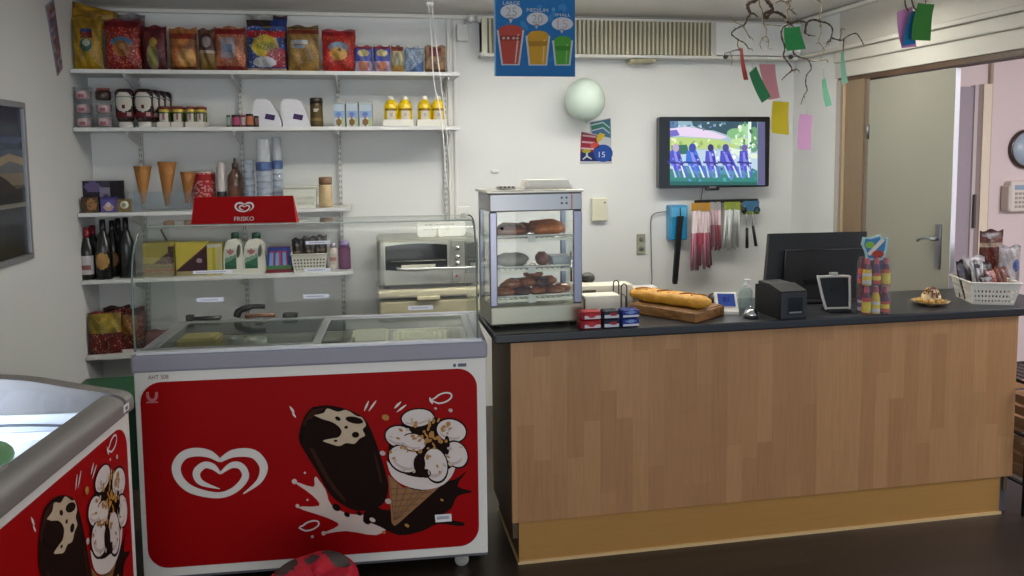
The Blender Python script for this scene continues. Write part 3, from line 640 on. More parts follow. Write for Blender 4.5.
PCONE = mat('#8a5f38', .45, noise=.12, scale=30); PCONE2 = mat('#6f4c2b', .45); PICE = mat('#cfc4bf', .4, noise=.04); PICE2 = mat('#b5a49e', .4); PNUT = mat('#a4722d', .45, noise=.25, scale=60); PSPL = mat('#c8b5ac', .4, noise=.05)
_fz = fz
def decal(root, sx=1., dz=0.):
    global fz
    fz = lambda u, v: (FW-.034-(FW-.034-_fz(u, v)[0])*sx, _fz(u, v)[1]+dz)
    b = MB(); b.prism(rrect(_fz(141.5, 420)[0], FW-.034, .108, .815, .075, 8), 'y', -.0025, 0, RED); pan = b.build('printed_panel', root)
    b = MB(); heart(b, 1, PW, cr7); b.build('heart_logo', pan)
    b = MB(); flat(b, [(70, 310), (95, 345), (110, 385), (160, 410), (240, 415), (262, 440), (230, 466), (150, 455), (85, 463), (130, 440), (100, 420), (20, 392), (78, 388), (60, 360), (12, 324), (62, 338), (65, 315)], 1, PSPL, cr8, 3)
    for x, y, r in ((12, 323, 7), (20, 388, 5), (90, 461, 6), (40, 300, 3), (60, 470, 4), (47, 372, 3)): flat(b, ell(x, y, r, r, 10), 2, PSPL, cr8)
    for x, y, r in ((124, 392, 13), (152, 411, 9), (205, 428, 12), (185, 408, 8)): flat(b, ell(x, y, r, r*.7, 8, .6), 2, PBROWN, cr8)
    b.build('splash_print', pan)
    b = MB(); flat(b, [(215, 378), (262, 400), (300, 350), (360, 330), (438, 318), (470, 296), (446, 335), (486, 350), (447, 362), (430, 395), (400, 420), (462, 432), (455, 442), (395, 436), (350, 456), (290, 466), (240, 443), (195, 420)], 2, PBROWN, cr8, 3)
    for x, y, r in ((220, 425, 9), (312, 440, 7), (250, 458, 6), (405, 372, 5)): flat(b, ell(x, y, r, r*.6, 8, .5), 3, PNUT if r != 9 else PSPL, cr8)
    b.build('chocolate_splash_print', pan)
    b = MB(); flat(b, [(60, 125), (100, 120), (150, 130), (195, 152), (216, 185), (237, 240), (258, 312), (261, 350), (245, 385), (200, 400), (160, 395), (110, 360), (75, 300), (45, 252), (25, 215), (28, 180), (42, 145)], 4, PBROWN, cr8, 4)
    flat(b, [(64, 146), (90, 140), (100, 128), (128, 137), (150, 132), (178, 148), (192, 152), (203, 172), (194, 184), (200, 200), (186, 208), (172, 222), (150, 220), (132, 228), (108, 222), (88, 214), (112, 208), (130, 204), (138, 190), (130, 176), (112, 164), (86, 156)], 5, PCREAM, cr8, 3)
    for x, y, rx, ry, a in ((172, 159, 24, 9, .2), (175, 198, 10, 8, 0), (128, 155, 8, 5, .5), (80, 180, 40, 19, .45), (150, 178, 5, 4, 0), (122, 214, 5, 3, 0)): flat(b, ell(x, y, rx, ry, 14, a), 6, PBROWN, cr8)
    flat(b, [(52, 235), (66, 240), (110, 320), (150, 372), (138, 370), (96, 318)], 5, PBROWN2, cr8, 3); flat(b, [(222, 240), (232, 262), (246, 320), (240, 322)], 5, PBROWN2, cr8, 2)
    flat(b, [(58, 132), (96, 126), (70, 142), (40, 175), (36, 165)], 5, PBROWN2, cr8, 2); b.build('ice_cream_bar_print', pan)
    b = MB(); flat(b, [(262, 305), (300, 338), (350, 348), (402, 334), (287, 436), (278, 441), (271, 432)], 4, PCONE, cr8)
    for k in range(6):
        t = k/6; a0 = (262+t*(402-262), 308+30*math.sin(PI*t)); 
        flat(b, [(a0[0], a0[1]+6), (a0[0]+4, a0[1]+6), (279+t*6, 425), (276+t*6, 425)], 5, PCONE2, cr8)
        y = 335+16*k; l = 262+(y-305)*.1; rr = 402-(y-334)*1.17
        if rr > l+8: flat(b, [(l+2, y+6), (rr-3, y-2), (rr-5, y+1), (l+2, y+9)], 5, PCONE2, cr8)
    flat(b, ell(360, 240, 98, 92, 28), 5, PBROWN, cr8); flat(b, [(258, 268), (300, 300), (350, 312), (400, 303), (440, 280), (428, 312), (398, 336), (350, 344), (300, 330), (270, 305)], 6, PICE, cr8, 3)
    dn = 0
    for x, y, rx, ry, a in ((340, 153, 45, 25, -.1), (292, 203, 40, 30, .2), (430, 187, 42, 32, .25), (443, 250, 30, 38, -.5), (305, 262, 46, 36, .5), (388, 278, 33, 48, -.2), (330, 218, 34, 24, .2)):
        dn += .12; flat(b, ell(x, y, rx*1.03, ry*1.05, 22, a), 6.9+dn, PBROWN, cr8); rx *= .93; ry *= .92; flat(b, ell(x, y, rx, ry, 22, a), 7+dn, PICE, cr8); flat(b, ell(x-.1*rx, y+.35*ry, rx*.7, ry*.42, 16, a), 8+dn, PICE2, cr8); flat(b, ell(x-.1*rx, y+.12*ry, rx*.74, ry*.42, 16, a), 9+dn, PICE, cr8)
    for x, y, rx, ry in ((345, 275, 16, 26), (362, 300, 14, 12), (418, 225, 8, 26)): flat(b, ell(x, y, rx, ry, 12), 11+.001*x, PBROWN, cr8)
    rr = random.Random(4)
    for k in range(46):
        a = rr.random()*2*PI; d = 58*rr.random()**.7; flat(b, ell(366+d*1.25*math.cos(a), 202+d*math.sin(a), 3+5*rr.random(), 2.5+4*rr.random(), 7, a), 12+.02*k, PNUT, cr8)
    for k in range(26):
        a = rr.random()*2*PI; d = 60+34*rr.random(); flat(b, ell(362+d*1.05*math.cos(a), 225+d*math.sin(a)*.95, 2.5+5*rr.random(), 2+3*rr.random(), 7, a), 13+.02*k, (PNUT, PICE2, PCREAM)[k % 3], cr8)
    b.build('cone_print', pan)
    b = MB()
    for p, q, w in (((198, 135), (210, 108), 4), ((210, 135), (230, 107), 4), ((278, 128), (296, 110), 5), ((284, 138), (310, 118), 4), ((0, 122), (12, 140), 5), ((6, 138), (16, 152), 4), ((372, 98), (380, 116), 6)): ribbon(b, [p, ((p[0]+q[0])/2, (p[1]+q[1])/2), q], [1, w*1.3, 2], 6, PW, cr8, 3); b.build('sketch_stroke', pan); b = MB()
    for cx, cy, rx, ry, a in ((408, 100, 24, 12, -.35), (55, 440, 24, 11, -.35)):
        P = ell(cx, cy, rx, ry, 18, a); P[8:11] = [(cx-rx*1.25, cy+ry*.5)]; ribbon(b, P+[P[0]], [4]*(len(P)+1), 6, PW, cr8, 2); b.build('sketch_leaf', pan); b = MB()
    for x, y, r, m in ((255, 152, 10, PNUT), (388, 128, 4, PICE2), (428, 133, 6, PICE2), (247, 247, 8, PICE2), (262, 375, 9, PICE2)): flat(b, ell(x, y, r, r*.8, 9, .4), 6, m, cr8); b.build('crumb_print', pan); b = MB()
    flat(b, [(386, 411), (430, 408), (431, 428), (388, 431)], 7, mat('#d8d8da', .4), cr8); flat(b, [(392, 416), (424, 413), (424, 421), (392, 424)], 8, mat('#9d9da6', .4), cr8); b.build('price_sticker', pan); b = MB()
    p = cr7(60, 95); s = .02; m = mat('#b9696b', .4)
    ribbon(b, [(48, 84), (49, 96), (54, 104), (61, 106), (68, 103), (72, 95), (72, 84)], [7, 8, 8, 7, 8, 8, 7], 6, m, cr7); flat(b, [(45, 110), (76, 109), (76, 113), (45, 114)], 6, m, cr7)
    b.build('corner_emblem', pan); fz = _fz
    return pan
def caster(root, x, y):
    b = MB(); b.cyl((x, y-.012, .028), (x, y+.012, .028), .028, mat('#a9a7a3', .4)); c = b.build('caster', root)
    b = MB()
    for y0 in (y-.017, y+.014): b.prism([(x-.016, .028), (x+.010, .028), (x+.022, .072), (x-.022, .072)], 'y', y0, y0+.003, STEEL)
    b.box(x-.022, x+.022, y-.018, y+.018, .0625, .0645, STEEL); b.build('fork', c)
def tubwall(b, x0, x1, y0, y1, z0, z1, t, m, mi):
    b.box(x0, x1, y0, y0+t, z0, z1, m, .004); b.box(x0, x1, y1-t, y1, z0, z1, m, .004); b.box(x0, x0+t, y0+t, y1-t, z0, z1, m, .004); b.box(x1-t, x1, y0+t, y1-t, z0, z1, m, .004)
    b.box(x0+t, x1-t, y0+t, y1-t, z0+.12, z0+.14, mi)
    b.box(x0+t, x1-t, y0+t, y0+t+.003, z0+.14, z1, mi); b.box(x0+t, x1-t, y1-t-.003, y1-t, z0+.14, z1, mi); b.box(x0+t, x0+t+.003, y0+t, y1-t, z0+.14, z1, mi); b.box(x1-t-.003, x1-t, y0+t, y1-t, z0+.14, z1, mi)
b = MB(); tubwall(b, 0, FW, 0, FD, .07, .855, .055, FWHITE, INNER); b.box(.0, FW, .0, FD, .065, .075, mat('#55555a', .5)); b.build('body', f1)
decal(f1)
b = MB()
for x0, x1, y0, y1 in ((-.006, FW+.008, -.012, .045), (-.006, FW+.008, FD-.045, FD+.006), (-.006, .04, .045, FD-.045), (FW-.035, FW+.008, .045, FD-.045)): b.box(x0, x1, y0, y1, .853, .918, RIMG, .01)
b.build('rim', f1)
b = MB(); b.box(.012, FW-.012, -.004, .03, .917, .927, mat('#c9ccd3', .35), .003); b.build('rim_strip', f1)
for x0, x1, zz in ((.03, .66, .919), (.615, FW-.03, .908)):
    b = MB(); m = ALU
    b.box(x0, x1, .05, .075, zz-.008, zz+.006, m, .003); b.box(x0, x1, FD-.07, FD-.045, zz-.008, zz+.006, m, .003); b.box(x0, x0+.03, .075, FD-.07, zz-.008, zz+.006, m, .003); b.box(x1-.03, x1, .075, FD-.07, zz-.008, zz+.006, m, .003)
    li = b.build('sliding_lid', f1); b = MB(); b.box(x0+.03, x1-.03, .075, FD-.07, zz-.002, zz+.002, LIDG); b.build('lid_glass', li)
for x in (.10, FW-.10):
    for y in (.06, FD-.1): caster(f1, x, y)
b = MB(); x, z = fz(158.2, 377); b.text('AHT 508', (x, -.0008, z), .072, .016, mat('#6a0a18', .4)); b.build('maker_lettering', f1); b = MB(); x, z = fz(460, 365)
b.box(x-.026, x-.016, -.002, 0, z-.006, z+.006, mat('#3b4668', .4)); b.box(x-.008, x+.024, -.002, 0, z-.006, z+.006, mat('#4b4f63', .4)); b.build('maker_marks', f1)
# glass canopy
prof = [(.012, .928), (.010, 1.0), (.012, 1.15), (.025, 1.24), (.055, 1.31), (.10, 1.35), (.155, 1.366), (.20, 1.369)]
GE = mat('#5b6f68', .25, noise=0)
prof = spline(prof, 3)
b = MB(); T_ = .006
b.grid(lambda u, v: (.006+(FW-.034)*u, prof[int(round(v*(len(prof)-1)))][0], prof[int(round(v*(len(prof)-1)))][1]), 1, len(prof)-1, GLASS); can = b.build('glass_canopy', f1)
b = MB(); b.box(.006, FW-.028, .2, .48, 1.366, 1.372, GLASS); b.build('top_pane', can)
for x in (.006, FW-.028):
    b = MB(); b.prism([(y, z) for y, z in prof]+[(.48, 1.368), (.56, .93)], 'x', x-.003, x+.003, SIDEG); b.build('side_pane', can)
    b = MB(); b.tube([(x, y, z) for y, z in prof], .0035, GE, 5); b.build('glass_edge', can)
b = MB(); b.tube([(.006, .48, 1.369), (FW-.028, .48, 1.369)], .003, mat('#a9b3ad', .2), 5); b.tube([(.006, .2, 1.37), (FW-.028, .2, 1.37)], .003, mat('#b6bfb9', .2), 5); b.build('glass_edge', can)
for (u0, v0, u1, v1) in ((197, 297.5, 223, 302.5), (303, 294, 329, 299), (408, 305.5, 433, 310.5), (192, 270.5, 231, 274.5), (304, 268.5, 330, 272.5), (304, 242, 329, 246)):
    x0, z0 = fz((u0+u1)/2-(u1-u0)/2, v1); x1, z1 = fz(u1, v0); zz = (z0+z1)/2; yy = min(prof, key=lambda p: abs(p[1]-zz))[0]
    MB().box(x0, x1, yy-.005, yy-.003, z0, z1, mat('#d9dbe2', .4)).add([(x0+.012, yy-.0055, zz-.002), (x1-.02, yy-.0055, zz-.002), (x1-.02, yy-.0055, zz+.002), (x0+.012, yy-.0055, zz+.002)], [(0, 1, 2, 3)], mat('#9fa3b2', .4)).build('price_strip', can)
# red header sign on the canopy
def lp(x, y, z): return f1.matrix_basis @ V((x, y, z))
x0, _ = fz(190, 224); p0 = at(190.5, 224, y=-1.76); p1 = at(297, 222.5, y=-1.76); ptop = at(240, 197, y=-1.76); pc = _inv @ V(((p0.x+p1.x)/2, -1.74, 0))
sg = thing('header_sign', 'red tabletop sign with white heart and letters standing on the glass canopy', 'sign', lp(pc.x, pc.y+.02, 1.3726), A1)
w2 = (p1.x-p0.x)/2; hh = ptop.z-1.372
b = MB(); vs = [(-w2, -.04, 0), (w2, -.04, 0), (w2*.93, -.012, hh), (-w2*.95, -.012, hh), (-w2, .04, 0), (w2, .04, 0), (w2*.93, .0, hh), (-w2*.95, .0, hh)]
b.add(vs, [(0, 1, 2, 3), (5, 4, 7, 6), (0, 3, 7, 4), (1, 5, 6, 2), (3, 2, 6, 7), (0, 4, 5, 1)], RED); bd = b.build('sign_board', sg)
k = .00029; sl = .028/hh
b = MB()
def cvs(x, y): return ((x-240)*k, hh*.60-(y-302)*k)
b2 = MB(); heart(b2, 0, PW, cvs); b.add([(x, -.0412+sl*z, z) for x, y, z in b2.v], b2.f, PW)
b.text('FRISKO', (0, -.0412+sl*hh*.17, hh*.17), .075, .0165, PW, yd=V((0, sl, 1)).normalized()); b.build('heart_logo', sg)
# things lying in the freezer and on its back edge
def tubthing(name, label, u, v, wx, wy, h, m, m2=None, rounded=False):
    p = at(u, v, z=.90); q = V((p.x, p.y, .905-h-.03)); t = thing(name, label, 'ice cream tub', (q.x, q.y, .2106), A1); hh2 = .882-.2106
    b = MB()
    if rounded: b.lathe([(wx*.36, 0), (wx/2, hh2), (wx/2-.004, hh2), (wx*.36-.004, hh2-.03), (0, hh2-.035)], m, seg=20)
    else: b.prism([(-wx/2*.9, 0), (wx/2*.9, 0), (wx/2, hh2), (-wx/2, hh2)], 'y', -wy/2, wy/2, m)
    b.build('tub_body', t)
    if m2: b = MB(); b.box(-wx*.44, wx*.44, -wy*.44, wy*.44, hh2, hh2+.008, m2, .003); b.build('tub_lid', t)
YEL = mat('#a8964a', .5, noise=.15, scale=25)
tubthing('ice_cream_tub', 'yellow-lidded ice cream tub under the sliding glass, beside the white scoop bowl', 200, 333, .155, .13, .05, mat('#b9a654', .5), YEL)
tubthing('scoop_bowl', 'small grey-white bowl under the freezer glass next to the yellow tub', 239, 333, .075, .075, .05, mat('#aeb0b2', .4), rounded=True)
tubthing('scoop_bowl', 'bright white bowl under the freezer glass at the middle of the lid', 257, 334, .08, .08, .05, mat('#dcdedd', .4), rounded=True)
tubthing('ice_cream_tub', 'dark grey slatted tub under the freezer glass just past the middle bar', 333, 334, .09, .2, .05, mat('#6d6c66', .5, noise=.3, scale=40), mat('#7d7b72', .5, noise=.3, scale=60))
tubthing('ice_cream_tub', 'wide cream tub under the freezer glass, between slatted tub and ridged tub', 370, 332, .15, .26, .05, mat('#bdb7a2', .5), mat('#a8a28c', .5))
t_ = at(421, 331, z=.9); t = thing('ice_cream_tub', 'cream ice cream tub with ridged oval lid under the freezer glass by the food warmer', 'ice cream tub', (t_.x, t_.y, .2106), A1)
b = MB(); b.prism(rrect(-.11, .11, -.125, .125, .05), 'z', 0, .66, mat('#bdb594', .5)); b.build('tub_body', t)
b = MB(); b.prism(rrect(-.116, .116, -.132, .132, .055), 'z', .66, .67, mat('#b5af8e', .45))
for q in (.9, .7, .5): b.tube([(x*q, y*q, .671) for x, y in rrect(-.11, .11, -.125, .125, .05)], .005, mat('#d8d2b4', .4), 6, closed=True)
b.build('tub_lid', t)
p = lp(.10, FD-.02, .9192)
def onrim(name, label, cat, u0, u1, v, build):
    a_ = at(u0, v, y=-1.36); b_ = at(u1, v, y=-1.36); x0 = a_.x; x1 = b_.x; t = thing(name, label, cat, lp((x0+x1)/2-FZ1.x, FD-.022, .9186), A1); build(t, (x1-x0)); return t
def tongs(t, w_):
    for s in (-1, 1):
        b = MB(); b.tube([(-w_/2, 0, .012), (0, s*.008, .012), (w_/2, s*.014, .012)], .0085, mat('#23211f', .5), 6); b.build('tong_arm', t)
    b = MB(); b.box(-w_/2-.004, -w_/2+.03, -.012, .012, .002, .03, mat('#23211f', .5), .005); b.build('tong_pivot', t)
onrim('serving_tongs', 'black serving tongs lying on the back rim of the freezer by wine shelf', 'tongs', 181, 215, 320, tongs)
def scoop(t, w_):
    b = MB(); b.tube(spline([(-w_*.5, 0, .014), (-w_*.42, 0, .04), (-w_*.1, 0, .056), (w_*.25, 0, .055)], 6), [.016]*6+[.014]*6+[.011]*7, mat('#1c1a19', .45), 8); b.build('handle', t)
    b = MB(); b.tube([(-w_*.3, .012, .012), (w_*.0, .012, .013), (w_*.5, .012, .012)], .009, mat('#7d5236', .5), 8); b.build('spatula', t)
onrim('ice_cream_scoop', 'black-handled curved ice cream scoop on the back rim of freezer', 'scoop', 231, 269, 317, scoop)
def dk(t, w_):
    b = MB(); b.box(-w_/2, w_/2, -.014, .014, 0, .025, mat('#2e2c28', .5), .007); b.build('case', t); b = MB(); b.box(-w_*.3, w_*.3, -.0155, -.0135, .006, .018, mat('#55524a', .5)); b.build('face', t)
onrim('dark_case', 'small dark case lying on the freezer back rim beside the scoop', 'case', 277, 292, 317, dk)

# second freezer, along the wall: seen from its end, open glass top
dirx = V((-.98+1.049, -2.406+3.137, 0)).normalized(); A2 = math.atan2(dirx.y, dirx.x)
O2 = V((-.98, -2.400, 0))-dirx*FW
f2 = thing('chest_freezer', 'white and red chest freezer with domed glass lids along the bare wall', 'freezer', O2, A2)
b = MB(); tubwall(b, 0, FW, 0, .66, .07, .855, .045, FWHITE, INNER); b.box(0, FW, 0, .66, .065, .075, mat('#55555a', .5)); b.build('body', f2)
decal(f2, .84, .085)
P2 = spline([(-.012, .85), (-.009, .885), (.012, .903), (.05, .912), (.15, .932), (.30, .962), (.45, .97), (.60, .955), (.655, .92), (.67, .84)], 5)
def arch(y): return next((a[1]+(c[1]-a[1])*(y-a[0])/(c[0]-a[0]) for a, c in zip(P2, P2[1:]) if a[0] <= y <= c[0] and c[0] > a[0]), .9)
b = MB()   # rim: two arched end caps, long rails front and back
lo = [(-.010, .846), (.67, .80)]
for x0, x1 in ((-.008, .045), (FW-.04, FW+.012)): b.prism([(y, z) for y, z in P2]+lo[::-1], 'x', x0, x1, RIMG2)
b.prism([(-.010, .846)]+[(y, z) for y, z in P2 if y <= .05]+[(.055, .908), (.055, .80), (.045, .80)], 'x', .06, FW-.06, RIMG2)
b.prism([(.62, .79), (.62, .935)]+[(y, z) for y, z in P2 if y >= .62]+[(.67, .79)], 'x', .06, FW-.06, RIMG2)
b.build('rim', f2)
b = MB(); b.box(FW-.07, FW-.03, -.0132, -.009, .857, .878, mat('#d8d8d8', .4)); b.box(FW-.058, FW-.042, -.0140, -.0130, .862, .872, mat('#55525c', .4)); b.build('sticker', f2)
GL2 = clear('domed_lid_glass', (.95, .97, 1.), rough=.06, body=.05, bodycol='#c8d4e8', ior=1.15)
for x0, x1, dz in ((.05, FW/2+.03, .0), (FW/2-.03, FW-.05, -.010)):
    b = MB(); b.grid(lambda u, v: (x0+(x1-x0)*u, .05+.57*v, arch(.05+.57*v)+dz-.006), 1, 18, GL2); g_ = b.build('domed_lid', f2)
    b = MB()
    for yy in (.05, .62): b.tube([(x0, yy, arch(yy)+dz-.004), (x1, yy, arch(yy)+dz-.004)], .008, mat('#7d7873', .4), 6)
    b.build('lid_frame', g_)
    b = MB(); b.tube([((x0+x1)/2-.13 if dz else x1-.04, .33, arch(.33)+dz+.006), ((x0+x1)/2-.02 if dz else x1-.01, .33, arch(.33)+dz+.006)], .012, mat('#c8cad0', .3), 8); b.build('lid_handle', g_)
b = MB(); b.tube(spline([(FW-.062, .06, .815), (FW-.062, .34, .83), (FW-.062, .61, .815)], 4), .004, mat('#4d535c', .5), 5); b.tube([(.06, .606, .80), (FW-.06, .606, .80)], .005, mat('#5d636c', .5), 5); b.build('seal', f2)
b = MB(); b.tube([(FW-.068, .38, .845), (FW-.068, .52, .84)], .006, mat('#b37a5c', .4), 6); b.build('thermometer_strip', f2)
for x in (.10, FW-.10):
    for y in (.06, .58): caster(f2, x, y)
b = MB(loc=None); 
def lp2(x, y, z): return f2.matrix_basis @ V((x, y, z))
WL = mat('#dfe4ea', .55, noise=.05, scale=14, bump=.3)
t = thing('freezer_basket', 'white frosty storage basket filling the near part of the domed freezer', 'basket', lp2(FW-.355, .33, .2106), A2)
b = MB(); tubwall(b, -.29, .29, -.265, .265, -.0, .60, .012, WL, WL); b.build('basket_wall', t); b = MB(); b.grid(lambda u, v: (-.275+.55*u, -.25+.5*v, .575+.015*math.sin(u*9)*math.sin(v*8)), 14, 14, WL); b.build('frost', t)
p = lp2(FW-.40, .20, .2106+.60+.045); b = MB(loc=p); b.sph(p, (.055, .055, .042), mat('#5c8f4a', .45, noise=.35, scale=30), 16, 8); tag(b.build('green_ice_tub'), 'round green package lying on the frost inside the domed freezer', 'package')

# dark green bin behind the freezers
pz = at(112, 377, y=-.42).z
gb = thing('waste_bin', 'dark green plastic bin standing below the lowest shelf', 'bin', (-1.45, -.68, 0))
GRN = mat('#16402a', .45, noise=.1); x0 = -1.74+1.45; x1 = -1.07+1.45
b = MB(); b.prism([(x0+.03, 0), (x1-.03, 0), (x1, pz-.04), (x0, pz-.04)], 'y', -.25, .25, GRN); b.build('bin_body', gb); b = MB(); b.box(x0-.01, x1+.015, -.265, .265, pz-.04, pz, mat('#1d5235', .45, noise=.08), .012); b.build('bin_lid', gb)

# red child's stool in front of the freezer
ks = thing('child_stool', 'round red stool with black blotches on the floor before the freezer', 'stool', (-.426, -2.50, 0))
SR = mat('#a30a26', .6, noise=.12, scale=25, bump=.2, spec=.2); SB = mat('#241416', .55, noise=.2)
def sfn(u, v):
    a = u*2*PI; P = [(.125, 0), (.136, .03), (.138, .20), (.145, .26), (.141, .288), (.118, .308), (.07, .304), (.03, .296), (.0, .295)]
    s_ = v*(len(P)-1); i = min(int(s_), len(P)-2); t = s_-i; return ((P[i][0]*(1-t)+P[i+1][0]*t)*math.cos(a), (P[i][0]*(1-t)+P[i+1][0]*t)*math.sin(a), (P[i][1]*(1-t)+P[i+1][1]*t)+(.012*max(0, math.sin(2*a-.5)) if i >= 3 else 0))
blot = [(.16, .60, .07, .10), (.40, .62, .05, .09), (.63, .58, .08, .10), (.88, .62, .06, .09), (.05, .3, .05, .1), (.3, .28, .06, .12), (.55, .3, .05, .1), (.72, .24, .05, .1), (.86, .34, .05, .1), (.10, .67, .09, .08), (.42, .66, .08, .08), (.27, .72, .05, .06), (.7, .6, .07, .05)]
b = MB(); b.grid(sfn, 64, 40, lambda u, v: SB if any((min(abs(u-x), 1-abs(u-x))/rx)**2+((v-y)/ry)**2 < 1 for x, y, rx, ry in blot) else SR); b.build('padded_seat', ks)
b = MB(); b.lathe([(.12, .0), (.128, .004), (.128, .012), (.0, .013)], SB, seg=32); b.build('foot_ring', ks)

l_ = bpy.data.lights.new('freezer_fill_light', 'AREA'); l_.shape = 'RECTANGLE'; l_.size = .5; l_.size_y = .04; l_.energy = 6.5; l_.color = (.74, .84, 1)  # added light, only there to brighten the inside of the domed freezer
lo_ = bpy.data.objects.new('freezer_fill_light', l_); COL.objects.link(lo_); lo_.location = lp2(FW-.36, .60, .915); lo_.rotation_euler = (R(-60), 0, A2)
# ------------------------------------------------------------------ wall shelving
SHW = mat('#cfcfcd', .45, noise=.02, scale=6); RAIL = mat('#b9b8b2', .4, .2, noise=.03)
SZ = [2.105, 1.79, 1.322, .948, .521]; TH = .011; TOP = [z+TH+.0004 for z in SZ]
uprights = [(-1.513, 'standing closest to the picture wall'), (-.947, 'behind the two white filter packs'), (-.375, 'passing behind the milk cartons'), (.272, 'beside the hanging white cords')]
for i, z in enumerate(SZ):
    x1 = .335 if i < 2 else -.31
    s_ = thing('wall_shelf', ('white shelf full of crisp bags right under the ceiling', 'white shelf with syrup bottles, milk cartons and yellow bottles', 'white shelf holding ice cream cones and paper cups', 'white shelf with wine bottles and detergent seen through glass canopy', 'lowest white shelf with red and yellow bags by the green bin')[i], 'shelf', (XL+.003, 0, z))
    b = MB(s_); b.box(XL+.004, x1, -.30, -.026, z-TH, z+TH, SHW, .002); b.build('shelf_board', s_)
    for ux, _ in uprights:
        if ux < x1-.05:
            b = MB(s_); b.prism([(-.28, z-TH-.004), (-.28, z-TH-.02), (-.026, z-TH-.085), (-.026, z-TH-.004)], 'x', ux-.004, ux+.004, SHW)
            b.box(ux-.011, ux+.011, -.28, -.026, z-TH-.005, z-TH-.0006, SHW); b.build('bracket', s_)
for ux, lb in uprights:
    z0 = .35 if ux < .2 else 1.28
    u_ = thing('shelf_rail', 'slotted pale metal shelf rail '+lb, 'shelf rail', (ux, 0, z0), 0, 'shelf rails on the back wall')
    b = MB(u_); b.box(ux-.012, ux+.012, -.024, -.0015, z0, ZC-.14 if ux < .2 else 2.25, RAIL, .002); b.build('rail_channel', u_)
    b = MB(u_); z = z0+.03
    while z < 2.2:
        b.box(ux-.007, ux-.003, -.0248, -.0238, z, z+.016, mat('#4f4e4b', .6)); b.box(ux+.003, ux+.007, -.0248, -.0238, z, z+.016, mat('#4f4e4b', .6)); z += .034
    sl_ = b.build('slots', u_); sl_['kind'] = 'stuff'
def slot(u0, u1, vt, i, y=-.24):
    """centre x, width and height of the goods between pixel columns u0..u1, reaching up to row vt, standing on shelf i at depth y"""
    vm = (vt+{0: 71, 1: 127, 2: 210, 3: 278, 4: 355}[i])/2; a = at(u0, vm, y=y); b_ = at(u1, vm, y=y); c = at((u0+u1)/2, vt, y=y)
    return (a.x+b_.x)/2, b_.x-a.x, max(.02, c.z-TOP[i])
g0 = 'snack bags on the top shelf'
def snack(u0, u1, vt, base, ops, label, y=-.235, d=.075, name='crisp_bag', **k):
    x, w_, h = slot(u0, u1, vt, 0, y); return bagthing(name, label, 'snack bag', g0, (x, y, TOP[0]), rnd.uniform(-.06, .06), w_*.955, h, d, base, ops, **k)
snack(72, 104, 17, '#b98d1c', [('s', .25, '#c9a52a', 1), ('b', .78, 1, '#a8801c'), ('r', -.35, .45, .6, .76, '#7a1f2a'), ('r', -.3, .42, .7, .77, '#27407e'), ('e', 0, .46, .42, .12, '#2f6a66'), ('e', .05, .5, .25, .06, '#bfc7bd'), ('s', .06, '#7d8a2a', 4)], 'yellow crisp bag at the end of the top shelf against the wall')
p_ = at(69, 10, y=-.20)
o = bag(None, 'crisp_bag', .105, .245, .06, '#b0851b', [('s', .2, '#c79d2c', 7), ('b', .9, 1, '#8f6c18'), ('b', 0, .08, '#8f6c18'), ('r', -.5, .5, .4, .6, '#9a7220')], M=Matrix.Rotation(R(104), 4, 'Y'))
o.location = (p_.x, -.19, p_.z); tag(o, 'yellow crisp bag lying across the tops of the first yellow and dotted red bags', 'snack bag', g0)
snack(104, 142, 20, '#9c1c1a', [('s', .16, '#d08a6a', 5), ('e', 0, .55, .62, .1, '#4f7f9f'), ('e', 0, .42, .5, .16, '#b06a2a'), ('e', .05, .46, .2, .06, '#d6a060'), ('b', .85, 1, '#7d1620')], 'red crisp bag with pale dots and blue bowl print beside the yellow bag')
x_, w_, h_ = slot(112, 146, 14, 0, -.1)
bagthing('crisp_bag', 'silver-topped red crisp bag behind the dotted red bag', 'snack bag', g0, (x_, -.10, TOP[0]), .04, w_, h_, .07, '#8f5a5e', [('b', 0, .8, '#8c1c22'), ('b', .88, 1, '#9a9296')])
snack(142, 168, 26, '#5e1218', [('e', -.1, .3, .5, .3, '#8a8172'), ('e', -.1, .35, .3, .28, '#8f8a2e'), ('e', 0, .62, .35, .1, '#b59a3c'), ('s', .06, '#94505a', 6)], 'dark red crisp bag with yellow-green print between red and orange bags')
snack(169, 198, 28, '#a8642a', [('s', .3, '#c98a4a', 8), ('b', .72, .86, '#8a2a1c'), ('e', .3, .3, .6, .25, '#d39a50'), ('b', .5, .6, '#9a5524'), ('b', 0, .1, '#7a3a1c')], 'orange-brown nut bag with dark red title band')
snack(198, 217, 29, '#6e4a34', [('e', 0, .68, .8, .2, '#4a1f26'), ('e', 0, .68, .55, .13, '#a89a9a'), ('b', .42, .48, '#b7a99a'), ('b', 0, .4, '#8a6a2c')], 'narrow brown bag with round dark emblem')
snack(214, 247, 27, '#a85a3c', [('s', .35, '#c98a68', 9), ('b', .82, .95, '#8c1c22'), ('r', -.6, .35, .3, .75, '#a79aa0'), ('r', -.4, .2, .4, .6, '#6f7f9f'), ('b', 0, .12, '#8c2a22')], 'orange and red popcorn bag with grey print panel')
snack(246, 287, 27, '#2c4c94', [('b', .74, .9, '#a51f2a'), ('e', -.05, .55, .7, .26, '#c9b02c'), ('e', -.05, .56, .45, .1, '#8f8a24'), ('e', .6, .3, .6, .22, '#a82f44'), ('e', -.1, .2, .6, .12, '#c8ccd6'), ('s', .08, '#c9c3a8', 3), ('b', .0, .06, '#c7a98a')], 'big blue, red and yellow snack bag in the middle of top shelf', d=.09)
x_, w_, h_ = slot(247, 288, 15, 0, -.1)
